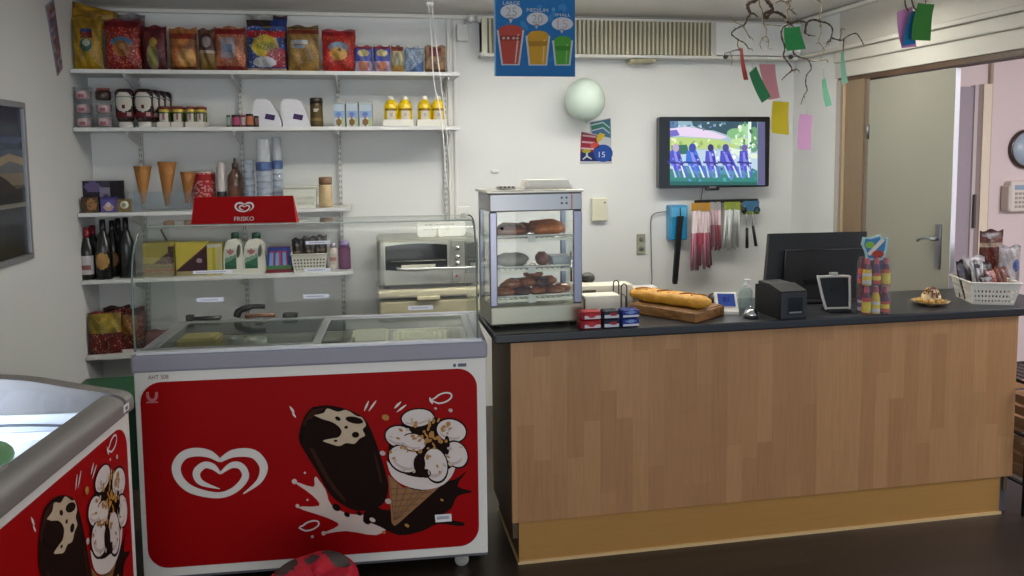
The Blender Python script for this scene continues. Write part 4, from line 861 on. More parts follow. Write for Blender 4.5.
bagthing('crisp_bag', 'dark blue and white snack bag standing behind the big blue one', 'snack bag', g0, (x_, -.10, TOP[0]), .06, w_, h_, .07, '#3b2a2e', [('r', .2, 1, .7, .93, '#27428c'), ('r', -1, .3, .9, 1, '#b7b6b2'), ('r', -.2, .2, .6, .8, '#b59a3c')])
snack(287, 320, 26, '#8f6c2c', [('s', .4, '#a88444', 10), ('b', .82, .92, '#7a2a1c'), ('r', -.8, .3, .58, .68, '#bcc3cb'), ('r', -.7, .1, .5, .56, '#8496aa'), ('b', .93, 1, '#5f4a24')], 'golden brown nut bag with white title beside the big blue bag')
snack(321, 357, 30, '#a81c1c', [('e', -.05, .58, .6, .12, '#6b8aa5'), ('e', -.05, .42, .5, .15, '#c79a30'), ('s', .12, '#c8662c', 11), ('b', .85, 1, '#9c1a24'), ('e', .02, .52, .1, .04, '#222222')], 'bright red crisp bag with flared top beside the small packets')
for (u0, u1, vt, base, ops, lb) in (
    (354, 373, 46, '#3f4ea5', [('b', .88, 1, '#8c2a3c'), ('e', 0, .72, .65, .14, '#cfc48a'), ('b', 0, .42, '#b3a0c4'), ('e', 0, .22, .6, .18, '#c07a62')], 'blue packet with cream oval beside the flared red bag'),
    (373, 391, 46, '#3a49a2', [('b', .88, 1, '#8c2a3c'), ('e', 0, .72, .65, .14, '#cfc48a'), ('b', 0, .42, '#ac9cc2'), ('e', 0, .22, .6, .18, '#c07a62')], 'blue packet with cream oval beside the pale brown packet'),
    (391, 404, 46, '#b9ae8c', [('b', .8, 1, '#7a3a2c'), ('e', -.1, .45, .5, .3, '#8f8f78'), ('b', 0, .25, '#a8813c')], 'pale brown packet between the blue packets and blue foil packet'),
    (404, 424, 47, '#8fa3bb', [('s', .35, '#4f6f9f', 12), ('s', .12, '#c8cfc0', 14), ('d', .2, .3, '#5a74a8')], 'blue and silver patterned foil packet on the top shelf'),
    (424, 446, 46, '#8a6a4c', [('s', .3, '#a8875f', 13), ('r', -.6, .6, .6, .9, '#7a3038'), ('b', 0, .12, '#5f4028')], 'brown speckled packet at the cord end of the top shelf')):
    snack(u0, u1, vt, base, ops, lb, y=-.25, d=.05, name='snack_packet', neck=1.0)

# ---- shelf 2
YB = -.25
def tub(u0, u1, vb, vt, label, k):
    a = at(u0, (vb+vt)/2, y=YB); c = at(u1, (vb+vt)/2, y=YB); z0 = TOP[1]+k*.0745; h = .072; r = (c.x-a.x)/2
    t = thing('plastic_tub', label, 'tub', ((a.x+c.x)/2, YB, z0), 0, 'stacked clear tubs of sweets')
    b = MB(); b.lathe([(r*.82, 0), (r*.9, .004), (r*.97, h-.01), (r, h-.006)], ACRYL, seg=20); b.build('tub_wall', t)
    b = MB(); b.lathe([(r*.78, .003), (r*.84, .02), (r*.86, h-.022), (r*.3, h-.016), (0, h-.016)], mat('#a58a8c', .5, noise=.25, scale=60), seg=16); b.build('sweets_fill', t)
    b = MB(); b.lathe([(r*1.02, h-.008), (r*1.03, h), (0, h+.001)], ACRYL, seg=20); b.build('tub_lid', t)
    b = MB(); b.grid(lambda u, v: (r*.965*math.sin((u-.5)*1.1), -r*.965*math.cos((u-.5)*1.1), .015+.034*v), 6, 2, lambda u, v: ink('#c7b3b5') if v > .5 or abs(u-.5) > .25 else ink('#a05a62')); b.build('tub_label', t)
for k, pos in enumerate(('bottom', 'middle', 'top')): tub(75, 93, 100, 118, pos+' clear tub of the stack of three by the wall', k)
for k, pos in enumerate(('bottom tub of the two-high stack beside the syrup bottles', 'upper tub of the two-high stack beside the syrup bottles')): tub(96, 113, 100, 118, pos, k)
x_, w_, h_ = slot(97, 112, 90, 1); t = thing('dark_jar', 'small dark red jar on top of the two-high tub stack', 'jar', (x_, YB, TOP[1]+.15), 0)
b = MB(); b.lathe([(.034, 0), (.04, .006), (.04, .045), (.03, .055)], mat('#3a2724', .3, noise=.3), seg=18); b.build('jar_body', t); b = MB(); b.lathe([(.032, .054), (.033, .065), (0, .066)], mat('#8a4a44', .4), seg=18); b.build('jar_lid', t)
DKR = mat('#2a1012', .22, coat=.5, noise=.03); 
def syrup(x, y, label):
    t = thing('syrup_bottle', label, 'bottle', (x, y, TOP[1]), 0, 'dark syrup bottles on the second shelf')
    b = MB(); b.lathe([(.036, .03), (.044, .04), (.050, .085), (.047, .14), (.050, .175), (.048, .2), (.034, .212), (0, .214)], DKR, seg=20, sy=.62); b.build('bottle_body', t)
    b = MB(); b.lathe([(.036, 0), (.037, .003), (.036, .03), (0, .031)], mat('#cfcbc4', .4), seg=20, sy=.7); b.build('cap', t)
    fn = pick([('e', 0, .62, .85, .40, '#c9c5bb'), ('b', .8, .86, '#7d8f86'), ('b', .68, .71, '#8a8a80'), ('e', 0, .42, .18, .07, '#5a1f28'), ('b', 0, .22, '#641722'), ('r', .35, .75, .05, .22, '#b3948a')], '#2a1012')
    b = MB(); b.grid(lambda u, v: (.0515*math.sin((u-.5)*2.2), -.0515*.64*math.cos((u-.5)*2.2)-.0006, .055+.137*v), 14, 20, lambda u, v: ink(fn(2*u-1, v))); b.build('bottle_label', t)
x1_, _, _ = slot(117, 135, 90, 1); x2_, _, _ = slot(137, 153, 90, 1)
syrup(x1_, -.255, 'dark syrup bottle with cream label, next to the stacked tubs'); syrup(x2_, -.255, 'dark syrup bottle with cream label at the front of the bottle row')
for k in range(3): syrup(x2_+.02+.017*k, -.185+.066*k, ('dark syrup bottle just behind the front one of the row', 'dark syrup bottle third in the row going back to wall', 'dark syrup bottle at the very back of the row')[k])
def case_of(u0, u1, label, n, m):
    x, w_, h = slot(u0, u1, 107, 1); hz = min(h, .132)
    t = thing('jar_carton', label, 'carton', (x, -.2, TOP[1]), 0, 'open cartons of small jars')
    b = MB(); b.box(-w_/2, w_/2, -.07, -.066, 0, .03, mat('#cfcac0', .6)); b.box(-w_/2, w_/2, .066, .07, 0, .03, mat('#cfcac0', .6)); b.box(-w_/2, -w_/2+.003, -.066, .066, 0, .03, mat('#cfcac0', .6)); b.box(w_/2-.003, w_/2, -.066, .066, 0, .03, mat('#cfcac0', .6)); b.box(-w_/2, w_/2, -.07, .07, 0, .002, mat('#cfcac0', .6)); b.build('carton_tray', t)
    cols = [0] if w_ < .1 else [-.026, .026]; r = w_/2/len(cols)-.002
    for k in range(2*len(cols)):
        cx_ = x+cols[k//2]; k2 = k % 2
        j = thing('mustard_jar', 'squat green jar with yellow band and red lid, '+('front' if k2 == 0 else 'rear')+(' jar' if len(cols) == 1 else (' inner jar', ' outer jar')[k//2])+' in the '+label.split(' ')[0]+' carton', 'jar', (cx_, -.2-.033+.066*k2, TOP[1]+.0026), 0, 'green jars with red lids')
        rr_ = min(r, .0325); b = MB(); b.lathe([(rr_*.95, 0), (rr_, .004), (rr_, hz-.035), (rr_*.95, hz-.03, mat('#c9b24a', .35)), (rr_*.95, hz-.015)], mat('#4c5520', .25, coat=.3), seg=16); b.build('jar_body', j)
        b = MB(); b.lathe([(rr_, hz-.016), (rr_, hz), (0, hz+.001)], mat('#6a2a1e', .4), seg=16); b.build('jar_lid', j)
        b = MB(); b.grid(lambda u, v: ((rr_+.0006)*math.sin((u-.5)*1.5), -(rr_+.0006)*math.cos((u-.5)*1.5), .028+.045*v), 8, 4, lambda u, v: ink('#c8c4bc') if abs(u-.5) > .16 or v < .35 else ink('#9a5a5c')); b.build('jar_label', j)
case_of(158, 171, 'first small open carton of jars, beside the syrup bottles', 2, 0); case_of(172, 184, 'second small open carton of jars, in the middle of three', 2, 0); case_of(186, 205, 'third and widest open carton of small green jars', 3, 0)
for k, (u0, u1, c1, c2, vt) in enumerate(((227, 231, '#4a6b52', '#aab7a8', 115), (232, 241, '#3a1f2c', '#a5486a', 115), (241, 246, '#8a3a4a', '#c9b0b4', 115), (246, 254, '#2a2226', '#b8704a', 114), (254, 260, '#241c1e', '#6a4a48', 116))):
    x, w_, h = slot(u0, u1, vt, 1); t = thing('small_tin', ('green small tin at the start of the little tin row', 'dark small tin with pink label in the little tin row', 'narrow red and white tin in the little tin row', 'dark small tin with orange label in the little tin row', 'blackish small tin touching the white filter pack')[k], 'tin', (x, -.255, TOP[1]), 0, 'row of little tins')
    b = MB(); r = w_/2*.96; b.lathe([(r, 0), (r, .008), (r, .012, ink(c2)), (r, h-.014, ink(c1)), (r, h-.003), (r*.9, h), (0, h)], ink(c1), seg=16); b.build('tin_body', t)
WPK = mat('#c9c9cf', .55, noise=.05, scale=30, bump=.3)
for k, (u0, u1, lb) in enumerate(((253, 281, 'white filter pack with purple label beside the little tins'), (281, 309, 'white filter pack with purple label beside the brown jar'))):
    x, w_, h = slot(u0, u1, 99, 1); t = thing('filter_pack', lb, 'paper filters', (x, -.235, TOP[1]), 0, 'white filter packs')
    o = [(-.30, 0), (.46, 0), (.5, .22), (.36, .55), (.1, .92), (-.2, 1), (-.42, .9), (-.5, .55), (-.42, .2)] if k == 0 else [(-.42, 0), (.48, 0), (.5, .2), (.42, .5), (.2, .9), (-.1, 1), (-.4, .95), (-.5, .6), (-.46, .3)]
    b = MB(); q = spline([(px*w_, pz*h) for px, pz in o]+[(o[0][0]*w_, 0)], 4)[:-1]; b.prism([(a, max(0, c)) for a, c in q], 'y', -.028, .028, WPK); b.build('pack_body', t)
    b = MB(); b.prism([(.05*w_+a, .3*h+c) for a, c in ((-.02, -.002), (.032, -.012), (.04, .018), (-.012, .028))], 'y', -.0295, -.028, ink('#3f2a5c')); b.build('pack_label', t)
x, w_, h = slot(310, 323, 98, 1); t = thing('brown_jar', 'brown jar with dark lid and pale round mark beside a filter pack', 'jar', (x, -.24, TOP[1])); r = w_/2
b = MB(); b.lathe([(r*.95, 0), (r, .005), (r, h-.035), (r*.9, h-.03)], mat('#4a3a1c', .25, coat=.4), seg=18); b.build('jar_body', t); b = MB(); b.lathe([(r*1.0, h-.032), (r*1.02, h-.004), (r*.9, h), (0, h)], mat('#241a14', .4), seg=18); b.build('jar_lid', t)
b = MB(); fn = pick([('e', -.1, .75, .35, .09, '#c7c0b4'), ('e', .25, .78, .25, .07, '#c7c0b4'), ('b', .2, .3, '#7d6a3c'), ('b', .4, .45, '#8f7d4c')], '#53421f'); b.grid(lambda u, v: ((r+.0006)*math.sin((u-.5)*2), -(r+.0006)*math.cos((u-.5)*2), .015+(h-.06)*v), 10, 12, lambda u, v: ink(fn(2*u-1, v))); b.build('jar_label', t)
for k, (u0, u1) in enumerate(((334, 346), (347, 359), (360, 373))):
    x, w_, h = slot(u0, u1, 102, 1); t = thing('milk_carton', ('white-blue milk carton with brown picture, first of three from the brown jar', 'white-blue milk carton with brown picture, the middle one of three', 'white-blue milk carton with brown picture, on the side of the yellow bottles')[k], 'carton', (x, -.235, TOP[1]), -.12, 'milk cartons')
    fn = pick([('b', .72, 1, '#b9c9d4'), ('b', .42, .72, '#8fa9cf'), ('e', -.1, .55, .5, .12, '#5f7fc0'), ('e', -.1, .2, .5, .18, '#7d6136'), ('r', .4, 1, 0, .4, '#a9b58f'), ('e', -.2, .42, .15, .06, '#b05a54')], '#c9d0d0')
    b = MB(); w2 = w_*.92/2; b.box(-w2, w2, -w2, w2, 0, h*.9, ink('#c4cdd2')); b.prism([(-w2, h*.9), (w2, h*.9), (.002, h), (-.002, h)], 'x', -w2, w2, ink('#c9d3d8')); b.build('carton_body', t)
    b = MB(); b.grid(lambda u, v: (2*w2*(u-.5)*.98, -w2-.0008, h*.9*v), 10, 20, lambda u, v: ink(fn(2*u-1, v)), False); b.build('carton_print', t)
YB2 = mat('#cfae02', .3, noise=.03, coat=.2)
for k, (u0, u1, cs) in enumerate(((383, 413.5, (391, 405)), (417, 446.5, (424.5, 438)))):
    a = at(u0, 122, y=-.26); c = at(u1, 122, y=-.26); z1 = at((u0+u1)/2, 119.5, y=-.28).z-TOP[1]; w_ = c.x-a.x; cx = (a.x+c.x)/2
    t = thing('display_carton', ('white cut-down carton holding two yellow bottles beside the milk', 'white cut-down carton holding two yellow bottles behind the hanging cords')[k], 'carton', (cx, -.235, TOP[1]), 0, 'cartons of yellow bottles')
    b = MB(); m = mat('#d3d1c6', .6, noise=.02)
    for x0, x1, y0, y1 in ((-w_/2, w_/2, -.05, -.047), (-w_/2, w_/2, .047, .05), (-w_/2, -w_/2+.003, -.047, .047), (w_/2-.003, w_/2, -.047, .047)): b.box(x0, x1, y0, y1, 0, z1, m)
    b.box(-w_/2, w_/2, -.05, .05, 0, .002, m); b.build('carton_tray', t)
    for j, uc in enumerate(cs):
        x = at(uc, 112, y=-.235).x; h = at(uc, 96, y=-.235).z-TOP[1]-.0026
        y_ = thing('yellow_bottle', 'yellow squeeze bottle, '+(('first', 'second'), ('third', 'fourth'))[k][j]+' of four counted from the milk cartons', 'bottle', (x, -.235, TOP[1]+.0026), 0, 'yellow squeeze bottles')
        b = MB(); b.lathe([(.038, 0), (.0415, .008), (.0415, h*.60), (.039, h*.70), (.027, h*.82), (.018, h*.88)], YB2, seg=20); b.build('bottle_body', y_)
        b = MB(); b.lathe([(.018, h*.87), (.018, h*.9), (.014, h*.99), (0, h)], mat('#d9d6c8', .4), seg=14); b.build('cap', y_)
        b = MB(); fn = pick([('b', .82, 1, '#7a6a1c'), ('e', 0, .88, .2, .08, '#a8402c'), ('r', -.6, .6, 0, .8, '#cfc9c0'), ('e', 0, .45, .3, .2, '#b5a79c')], '#d8b806'); b.grid(lambda u, v: (.0421*math.sin((u-.5)*2), -.0421*math.cos((u-.5)*2), h*.2+h*.38*v), 10, 10, lambda u, v: ink(fn(2*u-1, v))); b.build('bottle_label', y_)

# ---- shelf 3
x, w_, h = slot(80, 122, 181, 2, -.2); t = thing('card_display', 'black and purple folded card behind small packets beside the cones', 'box', (x, -.17, TOP[2]))
fn = pick([('r', -1, .0, .45, 1, '#2f2a38'), ('e', -.4, .8, .4, .18, '#6a5f8a'), ('r', -.1, .45, .3, .75, '#8f88a0'), ('r', .05, .3, .45, .6, '#5a5266'), ('r', .45, 1, .4, 1, '#282226'), ('r', .55, .95, .3, .42, '#a9a2a8')], '#443f4e')
b = MB(); b.box(-w_/2, w_/2, -.02, .02, 0, h, ink('#3a3540')); b.grid(lambda u, v: (w_*(u-.5), -.0208, h*v), 24, 14, lambda u, v: ink(fn(2*u-1, v)), False); b.build('card_body', t)
for k, (u0, u1, vt, base, ops, lb) in enumerate(((82, 99, 197, '#4a3a2c', [('e', .2, .5, .6, .4, '#a5794a'), ('s', .2, '#6f5640', 3)], 'tan and dark small packet at the wall end of the cone shelf'), (101, 117, 197, '#5f5596', [('e', 0, .35, .6, .25, '#c2a08a'), ('e', 0, .5, .3, .2, '#c9c0c8'), ('b', .8, 1, '#4a4486')], 'purple small packet with ice cream picture'))):
    x, w_, h = slot(u0, u1, vt, 2, -.26); t = thing('small_packet', lb, 'packet', (x, -.255, TOP[2])); fn = pick(ops, base)
    b = MB(); b.box(-w_/2, w_/2, -.016, .016, 0, h, ink(base), .002); b.grid(lambda u, v: (w_*.98*(u-.5), -.0168, .001+h*.98*v), 12, 12, lambda u, v: ink(fn(2*u-1, v)), False); b.build('packet_body', t)
x, w_, h = slot(117, 131, 199, 2, -.26); t = thing('gold_tin', 'small golden tin with white round face on the cone shelf', 'tin', (x, -.25, TOP[2])); M = Matrix.Rotation(R(90), 4, 'X'); rr_ = w_/2
b = MB(); b.box(-rr_, rr_, -.018, .018, 0, h, mat('#6a5526', .4, noise=.2), .004); b.build('tin_body', t); b = MB(); b.lathe([(rr_*.62, 0), (rr_*.62, .003), (0, .0035)], mat('#d5d2bc', .4), (.1*rr_, -.018, h*.55), M=M, seg=20); b.lathe([(rr_*.3, .0035), (rr_*.3, .0045), (0, .0046)], mat('#8d8a7a', .4), (.1*rr_, -.018, h*.55), M=M, seg=14); b.build('tin_face', t)
# clear cone holder with three waffle cones
a = at(131, 208, y=-.24); c = at(192, 208, y=-.24); HX0, HX1 = a.x, c.x; hz = at(160, 192, y=-.26).z-TOP[2]
t = thing('cone_holder', 'clear acrylic stand holding upright waffle cones', 'stand', ((HX0+HX1)/2, -.21, TOP[2])); hw = (HX1-HX0)/2
b = MB(); b.box(-hw, hw, -.055, -.051, 0, hz, ACRYL); b.box(-hw, hw, .051, .055, 0, hz, ACRYL); b.build('side_wall', t)
b = MB(); b.box(-hw, -hw+.004, -.051, .051, 0, hz, ACRYL); b.box(hw-.004, hw, -.051, .051, 0, hz, ACRYL); b.build('end_wall', t)
CONE = mat('#96622a', .6, noise=.2, scale=90, bump=.4)
for k, (uc, vt, vb, wpx, tilt, lb) in enumerate(((144.5, 166, 204, 18, -.05, 'paler waffle cone, the first in the clear stand'), (165, 162, 206, 19, .04, 'tallest waffle cone in the middle of the clear stand'), (188, 172, 203, 16, 0, 'waffle cone half hidden behind the red and white can'))):
    top = at(uc, vt, y=-.21); bt = at(uc+(2 if k == 1 else -1), vb, y=-.21); r = wpx/2/190
    ln_ = top.z-bt.z; cz = max(bt.z, TOP[2]+.006)
    g_ = thing('waffle_cone', lb, 'ice cream cone', (bt.x, -.21, cz), 0, 'waffle cones in the clear stand')
    b = MB(); M = Matrix.Rotation(tilt+math.atan2(top.x-bt.x, ln_), 4, 'Y'); b.lathe([(.009, 0), (r*.45, ln_*.3), (r*.76, ln_*.68), (r, ln_), (r*.9, ln_*.995), (r*.6, ln_*.7), (0, ln_*.3)], CONE if k else mat('#9c6a30', .6, noise=.2, scale=90, bump=.4), M=M, seg=18)
    b.build('cone_shell', g_)
    b = MB()
    for s in (-1, 1):
        for q in range(5): b.tube([M @ V(((r*(.15+.85*w)+.0006)*math.cos(s*w*2.2+q*2*PI/5), (r*(.15+.85*w)+.0006)*math.sin(s*w*2.2+q*2*PI/5), ln_*(.12+.87*w))) for w in (i/8 for i in range(9))], .0011, mat('#6d4218', .6), 4)
    b.build('waffle_ridge', g_)
x, w_, h = slot(191, 214, 171, 2, -.12); t = thing('lettered_tin', 'red and white lettered tin standing behind the red sign', 'tin', (x, -.09, TOP[2])); r = w_/2*1.06
rnd2 = random.Random(3); bands = [(z, '#c9aca8') for z in range(4)]
fn = pick([('s', .45, '#c98f8c', 21), ('b', .0, .08, '#a8b0ae'), ('b', .78, .97, '#a01c20'), ('b', .9, .93, '#c98f8c')], '#a8262a')
b = MB(); b.lathe([(r*.95, 0), (r, .006), (r, h-.008), (r*.93, h), (0, h)], mat('#b8b0ae', .35, .5), seg=20); b.build('tin_body', t); b = MB(); b.grid(lambda u, v: ((r+.0007)*math.sin((u-.5)*PI), -(r+.0007)*math.cos((u-.5)*PI), .008+(h-.018)*v), 24, 22, lambda u, v: ink(fn(2*u-1, v))); b.build('tin_print', t)
x, w_, h = slot(216, 226, 162, 2, -.16); t = thing('tall_bottle', 'white-topped bottle with black foot beside the lettered tin', 'bottle', (x, -.14, TOP[2])); r = w_/2
b = MB(); b.lathe([(r, 0), (r, .08), (r, .1, mat('#b9b1ae', .4)), (r*.95, h-.03), (r*.6, h-.015), (r*.5, h), (0, h)], mat('#241e22', .35), seg=16); b.build('bottle_body', t)
x, w_, h = slot(227, 243, 158, 2, -.16); t = thing('sauce_bottle', 'brown sauce bottle with pointed cap behind the sign', 'bottle', (x, -.14, TOP[2])); r = w_/2
b = MB(); b.lathe([(r*.9, 0), (r, .01), (r, h*.58), (r*.92, h*.66), (r*.5, h*.76), (r*.34, h*.79)], mat('#5a3f30', .25, coat=.4), seg=18); b.build('bottle_body', t); b = MB(); b.lathe([(r*.4, h*.77), (r*.4, h*.88), (r*.2, h*.91), (r*.14, h), (0, h)], mat('#3a2a24', .4), seg=14); b.build('cap', t)
b = MB(); b.grid(lambda u, v: ((r+.0006)*math.sin((u-.5)*1.6), -(r+.0006)*math.cos((u-.5)*1.6), .03+.1*v), 6, 6, lambda u, v: ink('#6f4c3a') if v > .4 else ink('#7a7a44')); b.build('bottle_label', t)
def cups(u0, u1, vt, y, label, band=None, base='cup'):
    x, w_, h = slot(u0, u1, vt, 2, y); t = thing('cup_stack', label, 'paper cups', (x, y, TOP[2]), 0, 'stacks of clear cups'); r = w_/2*.97
    b = MB(); hh = h*.62 if band else h
    b.lathe([(r*.75, 0), (r, hh*.3), (r, hh), (r*.9, hh+.002)], CUPS, seg=18)
    for k in range(5): b.lathe([(r*1.02, hh*(.32+.14*k)), (r*1.04, hh*(.34+.14*k)), (r*1.02, hh*(.36+.14*k))], CUPS, seg=18)
    b.build('cup_nest', t)
    if band:
        b = MB(); b.lathe([(r*1.03, hh-.03), (r*1.05, hh-.02), (r*1.05, hh+.012), (r*.98, hh+.02)], band, seg=18); b.build('blue_band', t)
        b = MB(); b.lathe([(r*.82, hh), (r*.9, hh+.01), (r*.86, h-.006), (r*.8, h), (0, h)], clear('cup_top', (.93, .95, .97), body=.5, bodycol='#d0d2d6'), seg=18); b.build('top_cups', t)
BLU = clear('blue_band', (.6, .7, .9), body=.6, bodycol='#5a6f9f')
cups(244, 255, 160, -.2, 'short pale cup stack beside the brown sauce bottle'); cups(256, 272, 139, -.22, 'thick tall cup stack with blue band in the middle', BLU); cups(272, 283, 137, -.15, 'thin tall cup stack next to the white slotted box', BLU)
x, w_, h = slot(284, 317, 187, 2, -.22); t = thing('napkin_box', 'white slotted plastic box on the cone shelf beside the cups', 'basket', (x, -.2, TOP[2])); basket(t, w_*.9, w_, .14, .16, h, mat('#cfd0c4', .45), 2, 9)
x, w_, h = slot(318, 333, 177, 2, -.24); t = thing('tan_jar', 'tan filled glass jar with brown lid at the shelf end', 'jar', (x, -.22, TOP[2])); r = w_/2*.95
b = MB(); b.lathe([(r*.92, 0), (r, .006), (r*.95, h*.72), (r*.8, h*.76)], mat('#b09a72', .35, noise=.25, scale=50, coat=.4), seg=18, sy=.9); b.build('jar_body', t); b = MB(); b.lathe([(r*.9, h*.75), (r*.95, h*.8), (r*.95, h*.98), (r*.8, h), (0, h)], mat('#6d5034', .5, noise=.25, scale=60), seg=18, sy=.9); b.build('jar_lid', t)

# ---- shelf 4
def wine(u0, u1, vt, y, label, cap, lab, lc='#a8814a'):
    x, w_, h = slot(u0, u1, vt, 3, y); h = min(h, .40); r = max(.043, min(.052, w_/2)); t = thing('wine_bottle', label, 'bottle', (x, y, TOP[3]), 0, 'wine bottles on the shelf')
    b = MB(); b.lathe([(r*.9, 0), (r, .008), (r, h*.52), (r*.9, h*.60), (r*.45, h*.76), (r*.32, h*.82), (r*.31, h*.93)], mat('#0b0e0c', .3, coat=.15, noise=0), seg=20); b.build('bottle_body', t)
    b = MB(); b.lathe([(r*.36, h*.80), (r*.37, h*.84), (r*.35, h*.99), (0, h)], cap, seg=16); b.build('foil_capsule', t)
    if lab:
        b = MB(); z0, z1 = (.03, h*.46) if lab == 'w' else (h*.17, h*.45)
        if lab == 'w': b.grid(lambda u, v: ((r+.0006)*math.sin((u-.5)*2), -(r+.0006)*math.cos((u-.5)*2), z0+(z1-z0)*v), 10, 8, lambda u, v: ink('#8f5a58') if .3 < v < .45 and abs(u-.5) < .3 else ink('#c9c5c8'))
        else: b.grid(lambda u, v: ((r+.0006)*math.sin((u-.5)*1.8), -(r+.0006)*math.cos((u-.5)*1.8), z0+(z1-z0)*v), 12, 12, lambda u, v: ink(lc) if ((u-.5)/.5)**2+((v-.5)/.5)**2 < .95 else mat('#0e120f', .12, coat=.6, noise=0))
        b.build('bottle_label', t)
REDC = mat('#7a1424', .3, .3); BLKC = mat('#17161a', .35)
wine(79, 96, 227, -.235, 'wine bottle with white label and red capsule at the wall end', REDC, 'w')
wine(86, 101, 225, -.125, 'red-capped wine bottle behind the white-labelled one', REDC, None)
wine(95, 112, 219, -.245, 'dark wine bottle with round gold label beside the white-labelled bottle', BLKC, 'g')
wine(106, 120, 220, -.145, 'gold-labelled wine bottle just behind the first gold-labelled one', BLKC, 'g', '#a5744a')
wine(112, 126, 218, -.052, 'dark wine bottle with gold label by the wall, beyond the other gold ones', BLKC, 'g', '#9a7a3a')
wine(120, 133, 217, -.205, 'dark unlabelled wine bottle closest to the glass canopy', BLKC, None)
t = thing('umbrella_stick', 'short brown stick leaning on the wall beside the wine bottles', 'stick', (-1.36, -.06, TOP[3])); b = MB(); b.tube([(.07, -.02, .004), (-.06, .025, .25)], .006, mat('#5a4632', .5), 6); b.build('stick', t)
def cartons(u0, u1, vt, y, label, ops, base, side='#c9b84e', depth=.12):
    x, w_, h = slot(u0, u1, vt, 3, y); t = thing('yellow_carton', label, 'carton', (x, y+depth/2, TOP[3]), 0, 'yellow and brown cartons'); fn = pick(ops, base)
    b = MB(); b.box(-w_/2, w_/2, -depth/2, depth/2, 0, h, ink(side)); b.grid(lambda u, v: (w_*(u-.5), -depth/2-.0008, h*v), 44, 36, lambda u, v: ink(fn(2*u-1, v)), False); b.build('carton_body', t)
YO = [('d', .55, .38, '#4a1f2c'), ('d', .47, .38, '#3a1824'), ('b', .0, .14, '#a89a6a'), ('e', .5, .45, .2, .07, '#b59aa0')]
cartons(143, 174, 243, -.25, 'yellow and brown carton with diagonal print next to the wine bottles', [('d', .5, .35, '#4f2c34'), ('r', .62, 1, 0, .9, '#3f2428'), ('b', 0, .38, '#8a7a5c'), ('b', .18, .22, '#a8604c'), ('s', .06, '#b8a86a', 2)], '#b0a04c')
cartons(176, 207, 243, -.25, 'bright yellow carton with dark brown corner, in the middle of three', YO, '#cdb94a')
cartons(207.5, 222, 244, -.25, 'narrow pale yellow carton beside the white detergent bottles', [('r', -.3, .1, 0, 1, '#b8a83e'), ('r', .4, .9, 0, 1, '#b7b29a'), ('b', .88, 1, '#c9c7bd')], '#cfc257')
for k, (u0, u1) in enumerate(((223, 243), (243, 265))):
    x, w_, h = slot(u0, u1, 233, 3, -.23); t = thing('detergent_bottle', ('white detergent bottle with green cap next to the yellow carton', 'white detergent bottle with green cap next to the blue packet')[k], 'bottle', (x, -.2, TOP[3]), 0, 'white detergent bottles with green caps')
    DW = mat('#cdcdbf', .4, noise=.02); w2 = w_/2*.97
    b = MB(); body = spline([(-w2, 0), (w2, 0), (w2, h*.55), (w2*.9, h*.72), (w2*.5, h*.85), (-w2*.1, h*.85), (-w2*.6, h*.78), (-w2*.95, h*.5), (-w2, 0)], 5)
    hole = ell(w2*.58, h*.55, w2*.22, h*.17, 16, -.15)
    vs = []; bm_ = bmesh.new(); ov = [bm_.verts.new((p[0], 0, p[1])) for p in body[:-1]]; hv = [bm_.verts.new((p[0], 0, p[1])) for p in hole]
    es = [bm_.edges.new((ov[i], ov[(i+1) % len(ov)])) for i in range(len(ov)) if (ov[i].co-ov[(i+1) % len(ov)].co).length > 1e-7]+[bm_.edges.new((hv[i], hv[(i+1) % len(hv)])) for i in range(len(hv))]
    bmesh.ops.triangle_fill(bm_, use_beauty=True, edges=es); b.bm(bm_, DW); b.build('bottle_body', t, solid=.075)
    b = MB(); b.lathe([(w2*.42, h*.85), (w2*.42, h*.97), (w2*.36, h), (0, h)], mat('#1f4a38', .4), (w2*.2, 0, 0), 16); b.build('cap', t)
    fn = pick([('e', 0, .85, .6, .12, '#a86a70'), ('d', .62, .1, '#7fa08a'), ('d', .42, .15, '#2f6a4c'), ('d', .18, -.1, '#24583e')], '#cdcdbf')
    b = MB(); b.grid(lambda u, v: (-w2*.85+w2*1.2*u, -.0385, h*.12+h*.5*v), 14, 14, lambda u, v: ink(fn(2*u-1, v)), False); b.build('bottle_label', t)
x, w_, h = slot(266, 292, 247, 3, -.24); t = thing('bottle_print_packet', 'red and blue packet with three bottle pictures beside the slotted basket', 'packet', (x, -.235, TOP[3]))
fn = pick([('b', .0, .18, '#7a1a26'), ('b', .15, .3, '#3f7a4c'), ('r', -.75, -.4, .3, .88, '#a83a4a'), ('r', -.2, .15, .3, .88, '#b0435a'), ('r', .35, .7, .3, .88, '#a83a4a'), ('r', -.8, -.55, .3, .8, '#7f9fd0'), ('r', -.25, 0, .3, .8, '#7f9fd0'), ('r', .3, .55, .3, .8, '#7f9fd0')], '#2c3f8f')
b = MB(); b.prism([(-w_/2, 0), (w_/2, 0), (w_/2*.85, h), (-w_/2*.8, h)], 'y', -.02, .03, ink('#6f1f2c')); b.grid(lambda u, v: ((w_*(1-.17*v))*(u-.5)+.004*v, -.0208, h*v), 20, 14, lambda u, v: ink(fn(2*u-1, v)), False); b.build('packet_body', t)
x, w_, h = slot(292, 328, 253, 3, -.22); t = thing('storage_basket', 'white slotted basket holding dark bags behind the canopy', 'basket', (x, -.19, TOP[3])); basket(t, w_*.84, w_*.98, .15, .18, h, mat('#cbc9bd', .45), 4, 10); bx, bh, bw = x, h, w_
